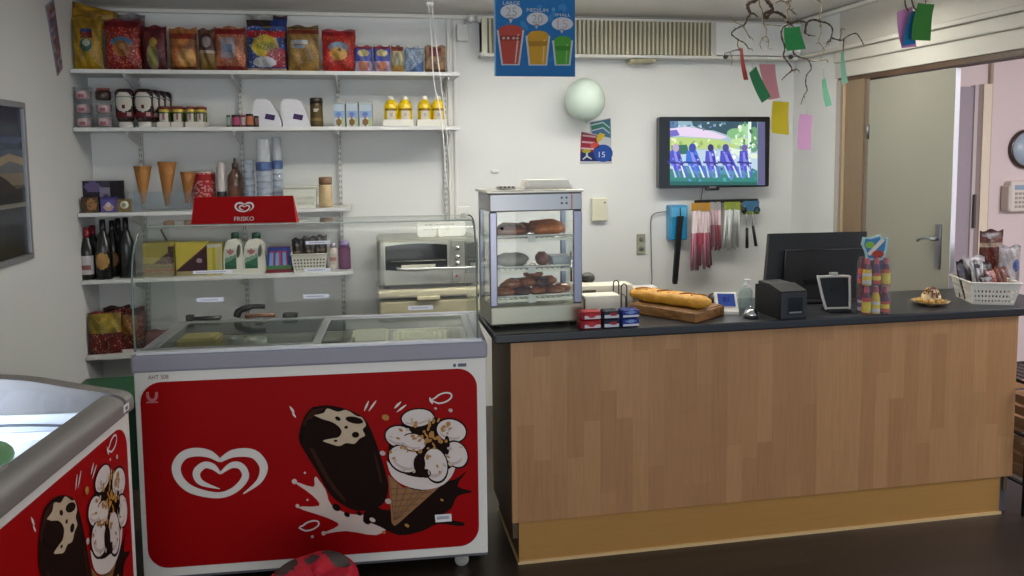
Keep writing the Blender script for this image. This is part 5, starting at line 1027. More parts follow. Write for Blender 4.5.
for k, (dx, dy, hh, c) in enumerate(((-.07, .0, .19, '#262226'), (.0, -.02, .20, '#322d30'), (.065, .0, .205, '#2a2629'))):
    bagthing('dark_bag', ('black bag in the slotted basket, on the blue packet side', 'grey-black bag in the middle of the slotted basket', 'black bag in the slotted basket, on the purple bottle side')[k], 'bag', 'dark bags in the slotted basket', (bx+dx*.95, -.185+dy, TOP[3]+.004), .1*k-.1, .075, hh*.98, .045, c, [('s', .1, '#6a6060', k+2), ('e', 0, .8, .4, .06, '#5f5a66'), ('r', -.6, .6, .55, .62, '#7d6a4c')])
x, w_, h = slot(328.5, 338, 243, 3, -.2); t = thing('soap_bottle', 'slim white soap bottle beside the purple one', 'bottle', (x, -.19, TOP[3])); r = w_/2*.96
b = MB(); b.lathe([(r*.95, 0), (r, .006), (r, h*.75), (r*.6, h*.82), (r*.5, h*.84)], mat('#c3b9b4', .4), seg=16, sy=.8); b.build('bottle_body', t); b = MB(); b.lathe([(r*.55, h*.83), (r*.55, h*.98), (0, h)], mat('#a79aa8', .4), seg=14); b.build('cap', t)
b = MB(); b.grid(lambda u, v: ((r+.0006)*math.sin((u-.5)*1.6), -(r*.8+.0006)*math.cos((u-.5)*1.6), h*.2+h*.4*v), 6, 6, lambda u, v: ink('#b07a7a') if .3 < v < .6 else ink('#c9c2b8')); b.build('bottle_label', t)
x, w_, h = slot(338, 351, 240, 3, -.2); t = thing('soap_bottle', 'purple soap bottle at the free end of the shelf', 'bottle', (x, -.19, TOP[3])); r = w_/2*.96
b = MB(); b.lathe([(r*.95, 0), (r, .006), (r, h*.72), (r*.6, h*.82), (r*.5, h*.84)], clear('purple_soap', (.75, .6, .75), body=.7, bodycol='#7a4f70'), seg=16, sy=.8); b.build('bottle_body', t); b = MB(); b.lathe([(r*.85, h*.8), (r*.85, h*.9), (r*.5, h*.98), (0, h)], mat('#8576a0', .4), seg=14); b.build('cap', t)

# ---- shelf 5
g5 = 'red and yellow bags on the lowest shelf'
for k, (u0, u1, vt, y, base, ops, lb) in enumerate(((88, 122, 312, -.25, '#7a1518', [('d', .62, .25, '#5a1014'), ('b', .5, .95, '#8f7a1c'), ('e', .2, .75, .5, .15, '#a8921f'), ('b', 0, .45, '#6a1216'), ('s', .06, '#b89a6a', 2)], 'red and yellow snack bag on the wall end of lowest shelf'), (114, 146, 308, -.155, '#6a1519', [('e', .0, .6, .6, .25, '#8a5a1c'), ('s', .08, '#c0a070', 4)], 'dark red snack bag with gold print on the lowest shelf'), (104, 132, 306, -.06, '#4a2a20', [('e', 0, .7, .6, .2, '#6a4a24')], 'brown snack bag at the back of the lowest shelf'), (145, 172, 330, -.2, '#6f2622', [('s', .15, '#a88a7a', 6), ('e', 0, .4, .5, .2, '#2a3a34')], 'red snack bag on the lowest shelf seen through the freezer canopy'))):
    x, w_, h = slot(u0, u1, vt, 4, y); bagthing('crisp_bag', lb, 'snack bag', g5, (x, y, TOP[4]), .1, w_*.96, h, .06, base, ops, tilt=-.06 if y < -.12 else 0)
# ------------------------------------------------------------------ oven corner behind the freezer
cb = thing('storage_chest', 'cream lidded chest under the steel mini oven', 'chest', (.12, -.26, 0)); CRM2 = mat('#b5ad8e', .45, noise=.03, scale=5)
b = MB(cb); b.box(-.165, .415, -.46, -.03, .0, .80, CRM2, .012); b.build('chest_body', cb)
b = MB(cb); b.box(-.175, .425, -.475, -.03, .818, .862, mat('#bdb595', .45, noise=.03), .012); b.box(-.15, .40, -.44, -.05, .80, .818, mat('#6e6a58', .6)); b.build('chest_lid', cb)  # darker inset between lid and body paints the shadow line
b = MB(cb); q0 = at(417, 297, y=-.47); q1 = at(440, 293, y=-.47); b.box(q0.x, q1.x, -.482, -.46, .800, .825, mat('#d8d0ae', .4), .006); b.build('lid_catch', cb)
ovz = .8626
ov = thing('mini_oven', 'steel countertop mini oven with dark window and curved bar handle', 'oven', (.12, -.26, ovz))
OVM = mat('#a2a298', .33, .55, noise=.03, scale=8); OVD = mat('#1b1b1e', .12, noise=.05, coat=.5)
X0, X1, HO = -.168, .416, 1.152-ovz
def oq(u, v): p = at(u, v, y=-.452); return p.x-.12, p.z-ovz
b = MB(); b.box(X0-.12, X1-.12, -.17, .2, .018, HO, OVM, .018, 3); b.build('housing', ov)
b = MB()
for x in (-.24, .24):
    for y in (-.13, .16): b.cyl((x, y, 0), (x, y, .02), .016, BLACK)
b.build('foot', ov)
l, zt = oq(383.5, 243); r_, zb = oq(449.5, 283)
b = MB(); b.prism(rrect(l, r_, zb, zt, .012), 'y', -.19, -.17, mat('#aaaaa0', .3, .6, noise=.03)); dr_ = b.build('oven_door', ov)
a0, w1 = oq(385, 246.5); a1, w0 = oq(447.5, 268)
b = MB(); top = [(a0+(a1-a0)*k/10, w1+.012*math.sin(PI*k/10)) for k in range(11)]; bot = [(a1-(a1-a0)*k/10, w0-.012*math.sin(PI*k/10)) for k in range(11)]
b.prism(top+bot, 'y', -.1925, -.19, OVD); b.build('oven_window', dr_)
b = MB(); b.tube([(a0+.03, -.194, (w0+w1)/2-.02), (a1-.01, -.194, (w0+w1)/2-.02)], .003, mat('#8a8a80', .3, .6), 5); b.box(a0+.09, a1-.07, -.1945, -.192, w0+.004, w0+.026, mat('#cfccba', .4)); b.build('grill_rack', dr_)
h0, hz0 = oq(397, 268); h1, hz1 = oq(474, 267)
b = MB(); b.tube(spline([(h0, -.19, hz0), (h0+.03, -.215, hz0-.004), ((h0+h1)/2, -.222, hz0-.006), (h1-.03, -.215, hz1), (h1, -.19, hz1+.003)], 5), .0085, mat('#e3e3de', .2, .7, noise=0), 8); b.build('door_handle', ov)
b = MB(); x, z = oq(416.5, 279); b.prism(ell(x, z, .035, .008), 'y', -.192, -.19, mat('#e6e6df', .2, .5)); b.build('badge', dr_)
c0, _ = oq(452, 243); c1, _ = oq(463.5, 243)
b = MB(); b.box(c0, c1+.005, -.182, -.17, zb, zt, mat('#9c9c94', .35, .5), .004); b.box(c1+.008, X1-.125, -.176, -.17, zb+.05, zt-.01, mat('#6d6e6a', .35, .4), .004); b.build('control_panel', ov)
for v in (248, 257, 263):
    x, z = oq(457.5, v); b = MB(); b.cyl((x, -.182, z), (x, -.2, z), .017, CHROME, .014, 16); b.box(x-.002, x+.002, -.203, -.199, z-.012, z+.012, mat('#6d6d6d', .4)); b.build('knob', ov)
b = MB(); x, z = oq(457, 276); b.cyl((x, -.182, z), (x, -.186, z), .008, mat('#a8402a', .3)); b.build('pilot_lamp', ov)
s0 = at(417, 236, y=-.33); s1 = at(465.5, 220, y=-.33); z0 = 1.1526
t = thing('oven_notice', 'white rounded notice with two lines of writing leaning on top of mini oven', 'sign', ((s0.x+s1.x)/2, -.34, z0), R(2)); w_ = (s1.x-s0.x)/2; h_ = max(.08, s1.z-z0)
T = Matrix.Rotation(R(-14), 4, 'X'); b = MB(); b.T = T; b.prism(rrect(-w_, w_, 0, h_, .02), 'y', -.003, .003, mat('#d8d8d2', .4)); b.build('notice_board', t)
b = MB(); b.T = T; x = -w_+.05
for k, wd_ in enumerate((.012, .02, .008, .016, .012, .018, .01, .02)): b.box(x, x+wd_, -.0042, -.003, h_*.72, h_*.80, mat('#8f8f8a', .5)); x += wd_+.008
x = -w_+.04
for k, wd_ in enumerate((.02, .01, .016, .022, .012, .018)): b.box(x, x+wd_, -.0042, -.003, h_*.42, h_*.48, mat('#b0b0aa', .5)); x += wd_+.010
b.build('writing', t); b = MB(); b.prism([(-.02, 0), (.06, 0), (.0, .05)], 'x', -.02, .02, mat('#cfcfc8', .5)); b.build('prop', t)
p = at(463, 216, y=-.03)
t = thing('power_cable', 'black plug and cable dropping from the wall socket between oven and food warmer', 'cable', (p.x, -.02, p.z))
b = MB(t); b.box(p.x-.03, p.x+.05, -.012, -.0003, p.z-.03, p.z+.06, WHITEP, .006); b.build('socket_plate', t)
b = MB(t); b.box(p.x-.016, p.x+.016, -.05, -.012, p.z-.014, p.z+.014, BLACK, .006); b.build('plug', t)
b = MB(t); b.tube(spline([(p.x, -.05, p.z), (p.x+.04, -.08, p.z+.005), (p.x+.062, -.1, p.z-.05), (p.x+.065, -.12, p.z-.2), (p.x+.075, -.14, p.z-.5), (p.x+.08, -.15, .02)], 6), .0045, BLACK, 6); b.build('cord', t)
# white cords hanging from the ceiling in front of the shelf end
for lb, pts in (('thin white cord hanging from the ceiling, on the shelf side of the pair', [(428, -2), (431, 30), (433.7, 80), (440, 110), (443.5, 140), (445, 165), (448, 190)]), ('thin white cord hanging from the ceiling, on the wall-trunking side of the pair', [(431.5, -2), (435.6, 40), (440.8, 82), (446, 125), (450, 168), (455, 200), (456, 216)])):
    P = [at(u, v, y=-.37) for u, v in pts]; P[0].z = ZC-.002; b = MB(loc=P[0]); b.tube(spline(P, 4), .0032, mat('#dad8d6', .5, noise=0), 6); b.lathe([(.012, -.02), (.012, 0)], WHITEP, P[0], 10)
    tag(b.build('hanging_cord'), lb, 'cord', 'white cords hanging from the ceiling')

# ------------------------------------------------------------------ on the back wall
p0 = at(457, 41, y=-.03); p1 = at(468, 24, y=-.03)
t = thing('junction_box', 'white square junction box high on the wall beside the ribbed vent', 'junction box', ((p0.x+p1.x)/2, 0, p0.z))
b = MB(t); b.box(p0.x, p1.x, -.035, -.0125, p0.z, p1.z, WHITEP, .005); b.build('box_body', t); b = MB(t); b.tube([(p1.x-.02, -.02, p1.z-.002), (p1.x-.02, -.02, ZC-.04)], .006, mat('#b5b2aa', .5), 6); b.build('conduit', t)
p = at(477, 19, y=-.06); t = thing('blind_bracket', 'pair of small white pulley wheels beside the end of the ribbed vent', 'bracket', (p.x, 0, p.z-.02)); 
for dx in (-.035, .02): MB(t).cyl((p.x+dx, -.07, p.z), (p.x+dx, -.03, p.z), .022, WHITEP).build('pulley', t)
b = MB(t); b.box(p.x-.06, p.x+.05, -.03, -.0125, p.z-.01, p.z+.02, WHITEP, .003); b.build('plate', t)
GR = mat('#b9b49c', .5, noise=.03); GRD = mat('#77735f', .6)
vt = thing('wall_vent', 'long ribbed beige air vent box under the ceiling behind the blue poster', 'vent', (1.25, 0, 2.24))
b = MB(vt); b.box(.50, 2.01, -.085, -.002, 2.255, 2.468, GRD); b.box(.50, .535, -.1, -.002, 2.25, 2.47, mat('#c9c6ae', .5), .003); b.box(2.0, 2.035, -.105, -.002, 2.25, 2.47, FASC, .003); b.box(2.035, XR-.01, -.10, -.002, 2.26, 2.47, WALL, .003); b.build('housing', vt)
b = MB(vt); x = .545
while x < 1.99: b.box(x, x+.015, -.1, -.084, 2.257, 2.466, GR, .002); x += .0285
o_ = b.build('grille', vt)
b = MB(vt); b.box(.49, XR-.012, -.125, -.002, 2.232, 2.252, mat('#d3d1cb', .5), .004); b.build('bottom_rail', vt)
b = MB(vt)
for u in (725, 790): p = at(u, 57, y=-.12); b.sph((p.x, -.13, p.z), .016, mat('#3b3936', .5), 10, 6)
p = at(481, 52, y=-.12); b.sph((p.x, -.13, 2.243), .014, WHITEP, 10, 6); b.build('end_knob', vt)

p0 = at(630, 63, y=-.09); p1 = at(655, 57.5, y=-.09); t = thing('motion_sensor', 'small pale sensor block under the ribbed vent beside the blue poster', 'sensor', ((p0.x+p1.x)/2, 0, p0.z))
b = MB(t); b.box(p0.x, p1.x, -.11, -.0003, p0.z, 2.2315, mat('#b5b08c', .4), .008); b.build('case', t); b = MB(t); b.box(p0.x+.02, p1.x-.02, -.1125, -.109, p0.z+.005, p0.z+.018, mat('#7d7a60', .3)); b.build('lens', t)
# blue slush poster hung from the ceiling
PY = -1.5
def pp(x, y): p = at(480+x/6.4, y/6.4, y=PY); return (p.x, p.z)
x0, zb = pp(94, 487); x1, _ = pp(609, 487); zt = pp(300, -90)[1]
po = thing('price_poster', 'blue hanging poster with three slush cups and prices for large, medium, small', 'poster', ((x0+x1)/2, PY, zb))
b = MB(po); b.box(x0, x1, PY, PY+.004, zb, zt, ink('#1f6fb0')); b.box(x0, x0+.006, PY-.0008, PY+.0048, zb, zt, ink('#8fb7d6')); b.build('poster_sheet', po)
for x in (x0+.02, x1-.02): b = MB(po); b.tube([(x, PY+.002, zt-.004), (x, PY+.002, ZC-.001)], .001, WHITEP, 4); b.build('hanging_string', po)
def PL(b, pts, n, c): b.prism([pp(*q) for q in pts], 'y', PY-.0006*n, PY-.0006*n+.0005, ink(c))
rr = random.Random(5); b = MB(po)
for k in range(16): PL(b, ell(140+420*rr.random(), 40+400*rr.random(), 12+30*rr.random(), 8+22*rr.random(), 10, rr.random()*3), 1+k*.05, ('#2b7ab8', '#3a83bf', '#1c68a8')[k % 3]); b.build('background_print', po); b = MB(po)
PL(b, ell(470, 60, 12, 12, 10), 2, '#4fa0d2'); b.build('background_print', po)
for (cx, ry, w0, w1, yr, yb, fill, dark, dm, bub, tail, word, wy, ww, wh, num) in (
    (195, 28, 160, 100, 200, 410, '#b4473b', '#8f2f2c', 180, (200, 75, 70, 46), (195, 152), 'LARGE', 20, 106, 24, '25'),
    (370, 26, 142, 102, 235, 412, '#c9982a', '#a87a1e', 215, (367, 122, 68, 43), (360, 186), 'MEDIUM', 66, 136, 24, '20'),
    (528, 22, 118, 84, 265, 412, '#52a238', '#3f8a2c', 245, (527, 153, 68, 42), (522, 215), 'SMALL', 96, 102, 20, '15')):
    b = MB(po); PL(b, [(cx-w0/2-8, yr-6), (cx+w0/2+8, yr-6), (cx+w1/2+8, yb+8), (cx-w1/2-8, yb+8)], 3, '#c3ccd6'); PL(b, [(cx-w0/2+4, yr), (cx+w0/2-4, yr), (cx+w1/2-2, yb), (cx-w1/2+2, yb)], 4, fill)
    PL(b, ell(cx, yr-6, w0/2-4, ry+6, 20), 8, fill); PL(b, [(cx+w0/2-34, yr+10), (cx+w0/2-24, yr+10), (cx+w1/2-16, yb-6), (cx+w1/2-24, yb-6)], 5, '#d9b9ac' if cx < 300 else '#ddc070' if cx < 450 else '#86c070')
    PL(b, [(cx-w0/2+9, yr+30), (cx+w0/2-11, yr+30), (cx+w0/2-15, yr+60), (cx-w0/2+13, yr+60)], 6, dark)
    for q in (-.28, -.1, .12, .27): PL(b, ell(cx+q*w0, yr+45, w0*.06, 9, 8), 7, '#c3a7a4' if cx < 300 else dark)
    b.build('cup_print', po)
    b = MB(po); PL(b, ell(*bub, 24), 3, '#ccd0d8'); PL(b, [(tail[0]-14, bub[1]+bub[3]-8), (tail[0]+18, bub[1]+bub[3]-8), tail], 3, '#ccd0d8'); x, z = pp(bub[0], bub[1]); b.text(num, (x, PY-.003, z), .05, .038, ink('#a9a79c' if num != '15' else '#c9a9ae')); b.build('speech_bubble', po)
    b = MB(po); x, z = pp(bub[0], wy); b.text(word, (x, PY-.003, z), ww/6.4/219, wh/6.4/219*.9, ink('#c4cfdc')); b.build('size_word', po)
# balloon
p = at(585, 100.5, y=-.165); t = thing('balloon', 'pale mint green balloon fixed to the wall above the ice lolly poster', 'balloon', (p.x, -.165, p.z-.16))
b = MB(t); b.sph((p.x, -.165, p.z), (.125, .125, .138), mat('#c6d6ca', .5, noise=.01), 28, 18, fn=lambda d: 1 if d.z > 0 else 1-.06*d.z*d.z); b.build('balloon_skin', t)
b = MB(t); b.lathe([(.004, .008), (.012, -.008), (.010, -.012), (0, -.012)], mat('#a9bdae', .35), (p.x+.01, -.165, p.z-.133), 10); b.build('knot', t)
b = MB(t); b.tube([(p.x+.01, -.165, p.z-.14), (p.x+.01, -.10, p.z-.18), (p.x+.02, -.004, p.z-.17)], .0015, WHITEP, 4); b.build('string', t)
# ice lolly poster
def lq(x, y): p = at(575+x/9.6, 110+y/9.6, y=-.003); return (p.x, p.z)
x, z = lq(200, 500); lpst = thing('lolly_poster', 'small colourful ice lolly poster with price fifteen under the balloon', 'poster', (x, 0, z))
def LP(b, pts, n, c): b.prism([lq(*q) for q in pts], 'y', -.002-.0006*n, -.002-.0006*n+.0006, ink(c))
b = MB(lpst); LP(b, [(52, 300), (62, 205), (145, 215), (135, 115), (345, 75), (352, 490), (355, 515), (48, 520)], 0, '#c3c5ca'); b.build('poster_sheet', lpst)
b = MB(lpst); LP(b, [(148, 122), (340, 82), (345, 270), (165, 225)], 1, '#3f6f7f')
for k in range(4): LP(b, [(150+6*k, 140+26*k), (270, 112+26*k), (335, 165+26*k), (335, 178+26*k), (268, 126+26*k), (152+6*k, 154+26*k)], 2, ('#b7cfd0', '#2f8a5a', '#b9c9d8', '#4a6fae')[k])
LP(b, [(62, 212), (235, 250), (205, 405), (50, 405)], 2, '#8a2336')
for k in range(3): LP(b, [(75-8*k, 235+62*k), (200-10*k, 250+58*k), (198-10*k, 266+58*k), (72-8*k, 252+62*k)], 3, '#c9a9ae')
LP(b, [(205, 262), (240, 215), (290, 235), (260, 280), (215, 320)], 3, '#c9b02c'); LP(b, ell(190, 340, 45, 28, 14), 4, '#c04a3c'); b.build('lolly_print', lpst)
b = MB(lpst); LP(b, [(50, 405), (352, 405), (352, 492), (50, 492)], 1, '#1c2560'); LP(b, ell(270, 415, 92, 84, 24), 4, '#1f4a9c'); LP(b, ell(110, 395, 40, 20, 12), 4, '#9aa02c'); LP(b, [(70, 470), (105, 440), (105, 410), (122, 410), (122, 440), (162, 468), (155, 476), (113, 452), (78, 478)], 5, '#c3cabf')
x, z = lq(258, 428); b.text('15', (x, -.0062, z), .043, .036, ink('#d8dae0')); b.build('price_roundel', lpst)
# television
tv = thing('television', 'wall-mounted flat television showing people sitting outdoors', 'television', ((1.649+2.435)/2, -.06, 1.40))
def tq(x, y, yy=-.1005): p = at(640+x/6.4, 100+y/6.4, y=yy); return (p.x, p.z)
c = [tq(112, 108), tq(832, 118), tq(818, 560), tq(108, 568)]; xa, xb = c[0][0]+.012, c[1][0]; zb, zt = c[3][1], c[0][1]
TVB = mat('#101014', .22, coat=.3, noise=0)
b = MB(tv); b.prism(rrect(xa, xb, zb, zt, .012), 'y', -.1, -.05, TVB); b.box(xa+.08, xb-.08, -.05, -.025, zb+.08, zt-.08, BLACK, .01); b.build('television_case', tv)
b = MB(tv); b.box((xa+xb)/2-.15, (xa+xb)/2+.15, -.026, -.002, zb+.12, zt-.12, BLACK); b.build('wall_mount', tv)
def EM(h): return mat(h, .3, emit=1.1)
b = MB(tv); n_ = [0]
def TV(pts, c, n): b.add([(q[0], -.1006-.00012*n, q[1]) for q in (tq(*p) for p in pts)], [tuple(range(len(pts)))], EM(c))
TV([(192, 135), (800, 140), (800, 545), (192, 545)], '#a9bfc9', 0)
TV([(192, 135), (560, 137), (560, 150), (430, 170), (300, 165), (192, 180)], '#8fb0bf', 1)
TV([(330, 136), (750, 139), (750, 190), (640, 215), (560, 225), (470, 195), (390, 190), (340, 165)], '#31505f', 2)
TV([(192, 135), (240, 136), (250, 170), (192, 190)], '#4a6f9c', 2)
TV([(192, 182), (300, 172), (390, 185), (470, 205), (560, 238), (520, 250), (400, 240), (192, 226)], '#e2cfe8', 3)
TV([(192, 195), (235, 190), (255, 225), (192, 238)], '#6f66c0', 4)
TV([(192, 238), (400, 243), (520, 255), (650, 305), (192, 320)], '#b4cc7c', 3)
for k, (x, y, rx, ry) in enumerate(((610, 215, 55, 35), (670, 190, 45, 40), (730, 230, 30, 60), (640, 265, 60, 28), (720, 300, 35, 40))): TV(ell(x, y, rx, ry, 12), ('#7fb77f', '#9fd0a0', '#6aa070', '#b9dc98', '#5f8f78')[k], 4)
TV([(692, 140), (712, 140), (710, 330), (690, 330)], '#dceee0', 5)
TV([(200, 290), (300, 285), (315, 345), (205, 350)], '#2f6a58', 5)
TV([(192, 330), (380, 320), (750, 330), (750, 470), (192, 470)], '#b9cede', 4); TV([(560, 300), (690, 330), (750, 345), (750, 375), (640, 370)], '#dde9d0', 5)
TV([(192, 440), (750, 450), (752, 545), (192, 545)], '#2f7f78', 5); TV([(260, 420), (640, 425), (690, 480), (300, 470)], '#4f8fae', 6)
rg = random.Random(12)
def dabs(n, x0, x1, y0, y1, cols, k, sz=14):
    for i in range(n): TV(ell(rg.uniform(x0, x1), rg.uniform(y0, y1), rg.uniform(.4, 1)*sz, rg.uniform(.3, .8)*sz, 7, rg.uniform(0, 3)), rg.choice(cols), k+i*.01)
dabs(26, 215, 560, 146, 185, ('#31505f', '#5f7f9f', '#b9d0dc', '#2a4450', '#7f9fb0'), 3.1)
dabs(22, 590, 740, 150, 330, ('#9fd0a0', '#5f9a78', '#cfe6b0', '#e6f2da', '#3f6a5a'), 5.2, 18)
dabs(16, 205, 520, 245, 300, ('#c9d87a', '#e2e8b0', '#8fae5c', '#dfe6c8'), 5.2, 18)
dabs(16, 400, 740, 320, 380, ('#eef2ee', '#dfe8e0', '#f2f4ec'), 5.3, 22)
dabs(22, 210, 740, 440, 520, ('#3a8f7a', '#4f9fb0', '#2a6f6a', '#5f8fd0'), 6.2, 16)
for x, s, hc, ln in ((228, 1.15, '#b9a3c4', 30), (335, 1.25, '#3346a8', 46), (452, 1.05, '#34306a', 8), (548, 1.1, '#4a4690', 60), (668, 1., '#6a5fa0', -6)):
    bc = '#4a4fc0' if hc != '#3346a8' else '#2f6fd0'
    TV([(x-30*s, 325), (x+20*s, 322), (x+30*s+ln*.4, 400), (x+20*s+ln, 455), (x-20*s+ln*.5, 450), (x-34*s, 390)], bc, 7)
    TV(ell(x, 306, 19*s, 23*s, 12), hc, 8)
    TV([(x-12*s, 335), (x+2*s, 335), (x+14*s+ln*.3, 420), (x-2*s+ln*.3, 425)], '#8f8ae0', 8); TV([(x+8*s, 345), (x+20*s, 350), (x+34*s+ln*.4, 430), (x+22*s+ln*.4, 430)], '#34309a', 8.1)
    for dx, c_ in ((-34, '#c3cdf2'), (-10, '#6a74d8'), (16, '#dfe4f8'), (34, '#5a60c8')): TV([(x+dx*s+ln*.4, 420), (x+(dx+8)*s+ln*.4, 420), (x+(dx+22)*s+ln*.7, 495), (x+(dx+12)*s+ln*.7, 497)], c_, 8.2)
    TV([(x-46*s, 392), (x+46*s, 400), (x+46*s, 410), (x-46*s, 404)], '#2f2f86', 8.3); dabs(7, x-36, x+44, 330, 450, ('#7f86e8', '#2f2c8a', '#b9c2f4', '#5f9fe0'), 8.5, 9)
TV([(192, 520), (750, 525), (750, 545), (192, 545)], '#1f5f5a', 7); TV([(752, 140), (800, 140), (800, 545), (752, 545)], '#5c5c82', 8)
b.build('screen', tv)
b = MB(tv); x, z = tq(470, 568); b.box(x-.045, x+.045, -.098, -.06, z-.012, z+.02, TVB, .006); b.build('sensor_lip', tv)
b = MB(tv); x, z = tq(468, 558); b.box(x-.022, x+.022, -.1016, -.1, z-.006, z+.006, mat('#6d6d72', .4)); b.build('badge', tv)
p = at(594, 209, y=-.03)
t = thing('thermostat', 'small white thermostat box on the wall beside the food warmer', 'thermostat', (p.x+.04, 0, at(600, 221, y=-.03).z)); x0 = at(592, 209, y=-.03).x; x1 = at(607.5, 209, y=-.03).x; z0 = at(600, 221, y=-.03).z; z1 = at(600, 198, y=-.03).z
b = MB(t); b.box(x0, x1, -.035, -.0003, z0, z1, mat('#d0cdb6', .4), .006); b.build('cover', t); b = MB(t); b.cyl((x1-.02, -.035, z1-.03), (x1-.02, -.04, z1-.03), .006, mat('#6d6a5c', .5)); b.build('dial', t)
x0 = at(637, 244, y=-.012).x; x1 = at(645.5, 244, y=-.012).x; z0 = at(641, 254, y=-.012).z; z1 = at(641, 234, y=-.012).z
t = thing('wall_socket', 'grey double wall socket below the television', 'socket', ((x0+x1)/2, 0, z0)); b = MB(t); b.box(x0, x1, -.012, -.0003, z0, z1, mat('#8f8f80', .5), .003); b.build('plate', t)
b = MB(t)
for f in (.27, .73): b.cyl(((x0+x1)/2, -.012, z0+(z1-z0)*f), ((x0+x1)/2, -.0135, z0+(z1-z0)*f), .016, mat('#6d6d60', .5))
b.build('outlet', t)
# blue fly-killer box with a hanging black strap and a grey lead
x0 = at(669, 222, y=-.06).x; x1 = at(687, 222, y=-.06).x; z0 = at(678, 240, y=-.06).z; z1 = at(678, 205, y=-.06).z
t = thing('blue_dispenser', 'bright blue plastic dispenser on the wall beside the straw packets', 'dispenser', ((x0+x1)/2, 0, z0))
b = MB(t); b.box(x0, x1, -.075, -.0003, z0, z1, mat('#1f7fae', .28, noise=.15, scale=18, coat=.4), .01); b.build('case', t)
b = MB(t); b.box(x0+.01, x1-.012, -.081, -.075, z1-.08, z1-.015, mat('#4fa0cc', .2, coat=.4), .006); b.build('front_window', t)
b = MB(t); pts = [(p_.x, -.02, p_.z) for p_ in (at(u, v, y=-.02) for u, v in ((669, 212), (662, 212), (654, 214), (651, 220), (651, 240), (651.5, 265), (652, 280), (650.5, 290), (650, 302)))]; b.tube(spline(pts, 5), .0035, mat('#55585a', .5), 6); b.build('lead', t)
a = at(680.5, 216, y=-.1); c = at(675, 284, y=-.1)
t = thing('knife_sheath', 'long black sheath hanging over the front of the blue dispenser', 'sheath', (c.x, -.10, c.z)); b = MB(t); b.prism([(a.x-.02, a.z), (a.x+.02, a.z), (a.x+.012, a.z-.06), (c.x+.016, c.z+.02), (c.x+.012, c.z), (c.x-.012, c.z), (c.x-.016, c.z+.02), (a.x-.026, a.z-.08)], 'y', -.11, -.088, BLACK); b.build('sheath_body', t)
b = MB(t); b.tube([(a.x, -.1, a.z), (a.x+.004, -.085, a.z+.05), (a.x+.005, -.07, a.z+.05)], .004, BLACK, 6); b.build('hook', t)
# hanger rail with straw and spoon packets
r0 = at(695, 202, y=-.05); r1 = at(758, 200, y=-.05)
t = thing('hanger_rail', 'black hook rail under the television holding straw packets', 'rail', ((r0.x+r1.x)/2, 0, (r0.z+r1.z)/2)); b = MB(t); b.box(r0.x, r1.x, -.055, -.035, r0.z-.012, r0.z+.012, BLACK, .003); b.box(r0.x+.05, r0.x+.08, -.035, -.0003, r0.z-.01, r0.z+.01, BLACK); b.box(r1.x-.08, r1.x-.05, -.035, -.0003, r0.z-.01, r0.z+.01, BLACK); b.build('rail_bar', t)
b = MB(t)
for k in range(5): x = r0.x+.04+k*(r1.x-r0.x-.08)/4; b.tube([(x, -.05, r0.z-.006), (x, -.075, r0.z-.006), (x, -.08, r0.z+.008)], .003, BLACK, 5)
b.build('hook', t)
b = MB(t); q = at(703, 190, y=-.03); b.tube([(q.x, -.03, 1.40), (q.x-.02, -.04, r0.z)], .0025, BLACK, 5); b.build('hanging_wire', t)
def packet(u0, u1, v0, v1, y, label, card, tube_cols, n, splay=.2, name='straw_packet', rr_=.0045):
    a = at(u0, v0, y=y); c = at(u1, v1, y=y); w_ = abs(c.x-a.x); zt, zb = a.z, c.z; cx = (a.x+c.x)/2; t = thing(name, label, 'packet', (cx, y, zb))
    b = MB(t); b.box(cx-w_*.42, cx+w_*.42, y-.004, y+.004, zt-.055, zt, ink(card), .002); b.build('header_card', t)
    for k, col in enumerate(tube_cols):
        b = MB(t); rg = random.Random(k+n)
        for i in range(n//len(tube_cols)):
            f = (i*len(tube_cols)+k+.5)/n-.5; x = cx+f*w_*.9; dz = rg.uniform(0, .04); p_ = V((x*.8+cx*.2, y+rg.uniform(-.012, .012), zt-.05-dz*.4)); q_ = V((x+splay*f*w_*.4+rg.uniform(-.008, .008), y+rg.uniform(-.016, .016), zb+dz)); c0, c1 = col
            b.tube([p_, p_*.62+q_*.38], rr_, mat(c0, .3, noise=.02), 5); b.tube([p_*.62+q_*.38, q_], rr_, mat(c1, .3, noise=.02), 5)
        o = b.build('straw_bundle', t); o['kind'] = 'stuff'
    b = MB(t); b.grid(lambda u, v: (cx+(u-.5)*w_*(1-.1*v), y-.022+.012*abs(2*u-1)**2+.016*v, zb-.004+(zt-zb)*v), 8, 6, FILM); b.build('film_front', t)
packet(690, 711, 203, 270, -.105, 'large packet of red and white striped straws beside the blue dispenser', '#c9932c', [('#d6c4ca', '#8f1238'), ('#dcd2d4', '#c58a9c'), ('#d0b4bc', '#a01a44')], 27, .3, rr_=.0065)
packet(709, 721, 202, 251, -.068, 'narrower packet of red straws hanging behind the large straw packet', '#b9b3b4', [('#d0b4bc', '#8f1f3c'), ('#c9a5ae', '#a8586c')], 14, .1, rr_=.006)
packet(723, 741, 202, 250, -.085, 'packet of clear plastic spoons with green header card', '#9fae3c', [('#d3d6d4', '#cdd0ce'), ('#c3c7c6', '#b9bdbc')], 16, .15, 'spoon_packet', .0075)
a = at(743, 201, y=-.08); c = at(759, 214, y=-.08)
t = thing('utensil_card', 'pair of black-handled utensils hanging on a blue and green card', 'utensils', ((a.x+c.x)/2, -.08, at(752, 248, y=-.08).z))
b = MB(t); b.box(a.x, c.x, -.083, -.077, c.z, a.z, ink('#4a7aa0'), .002); b.box(a.x, c.x, -.0836, -.082, c.z, c.z+.02, ink('#8a9f3c')); b.build('backing_card', t)
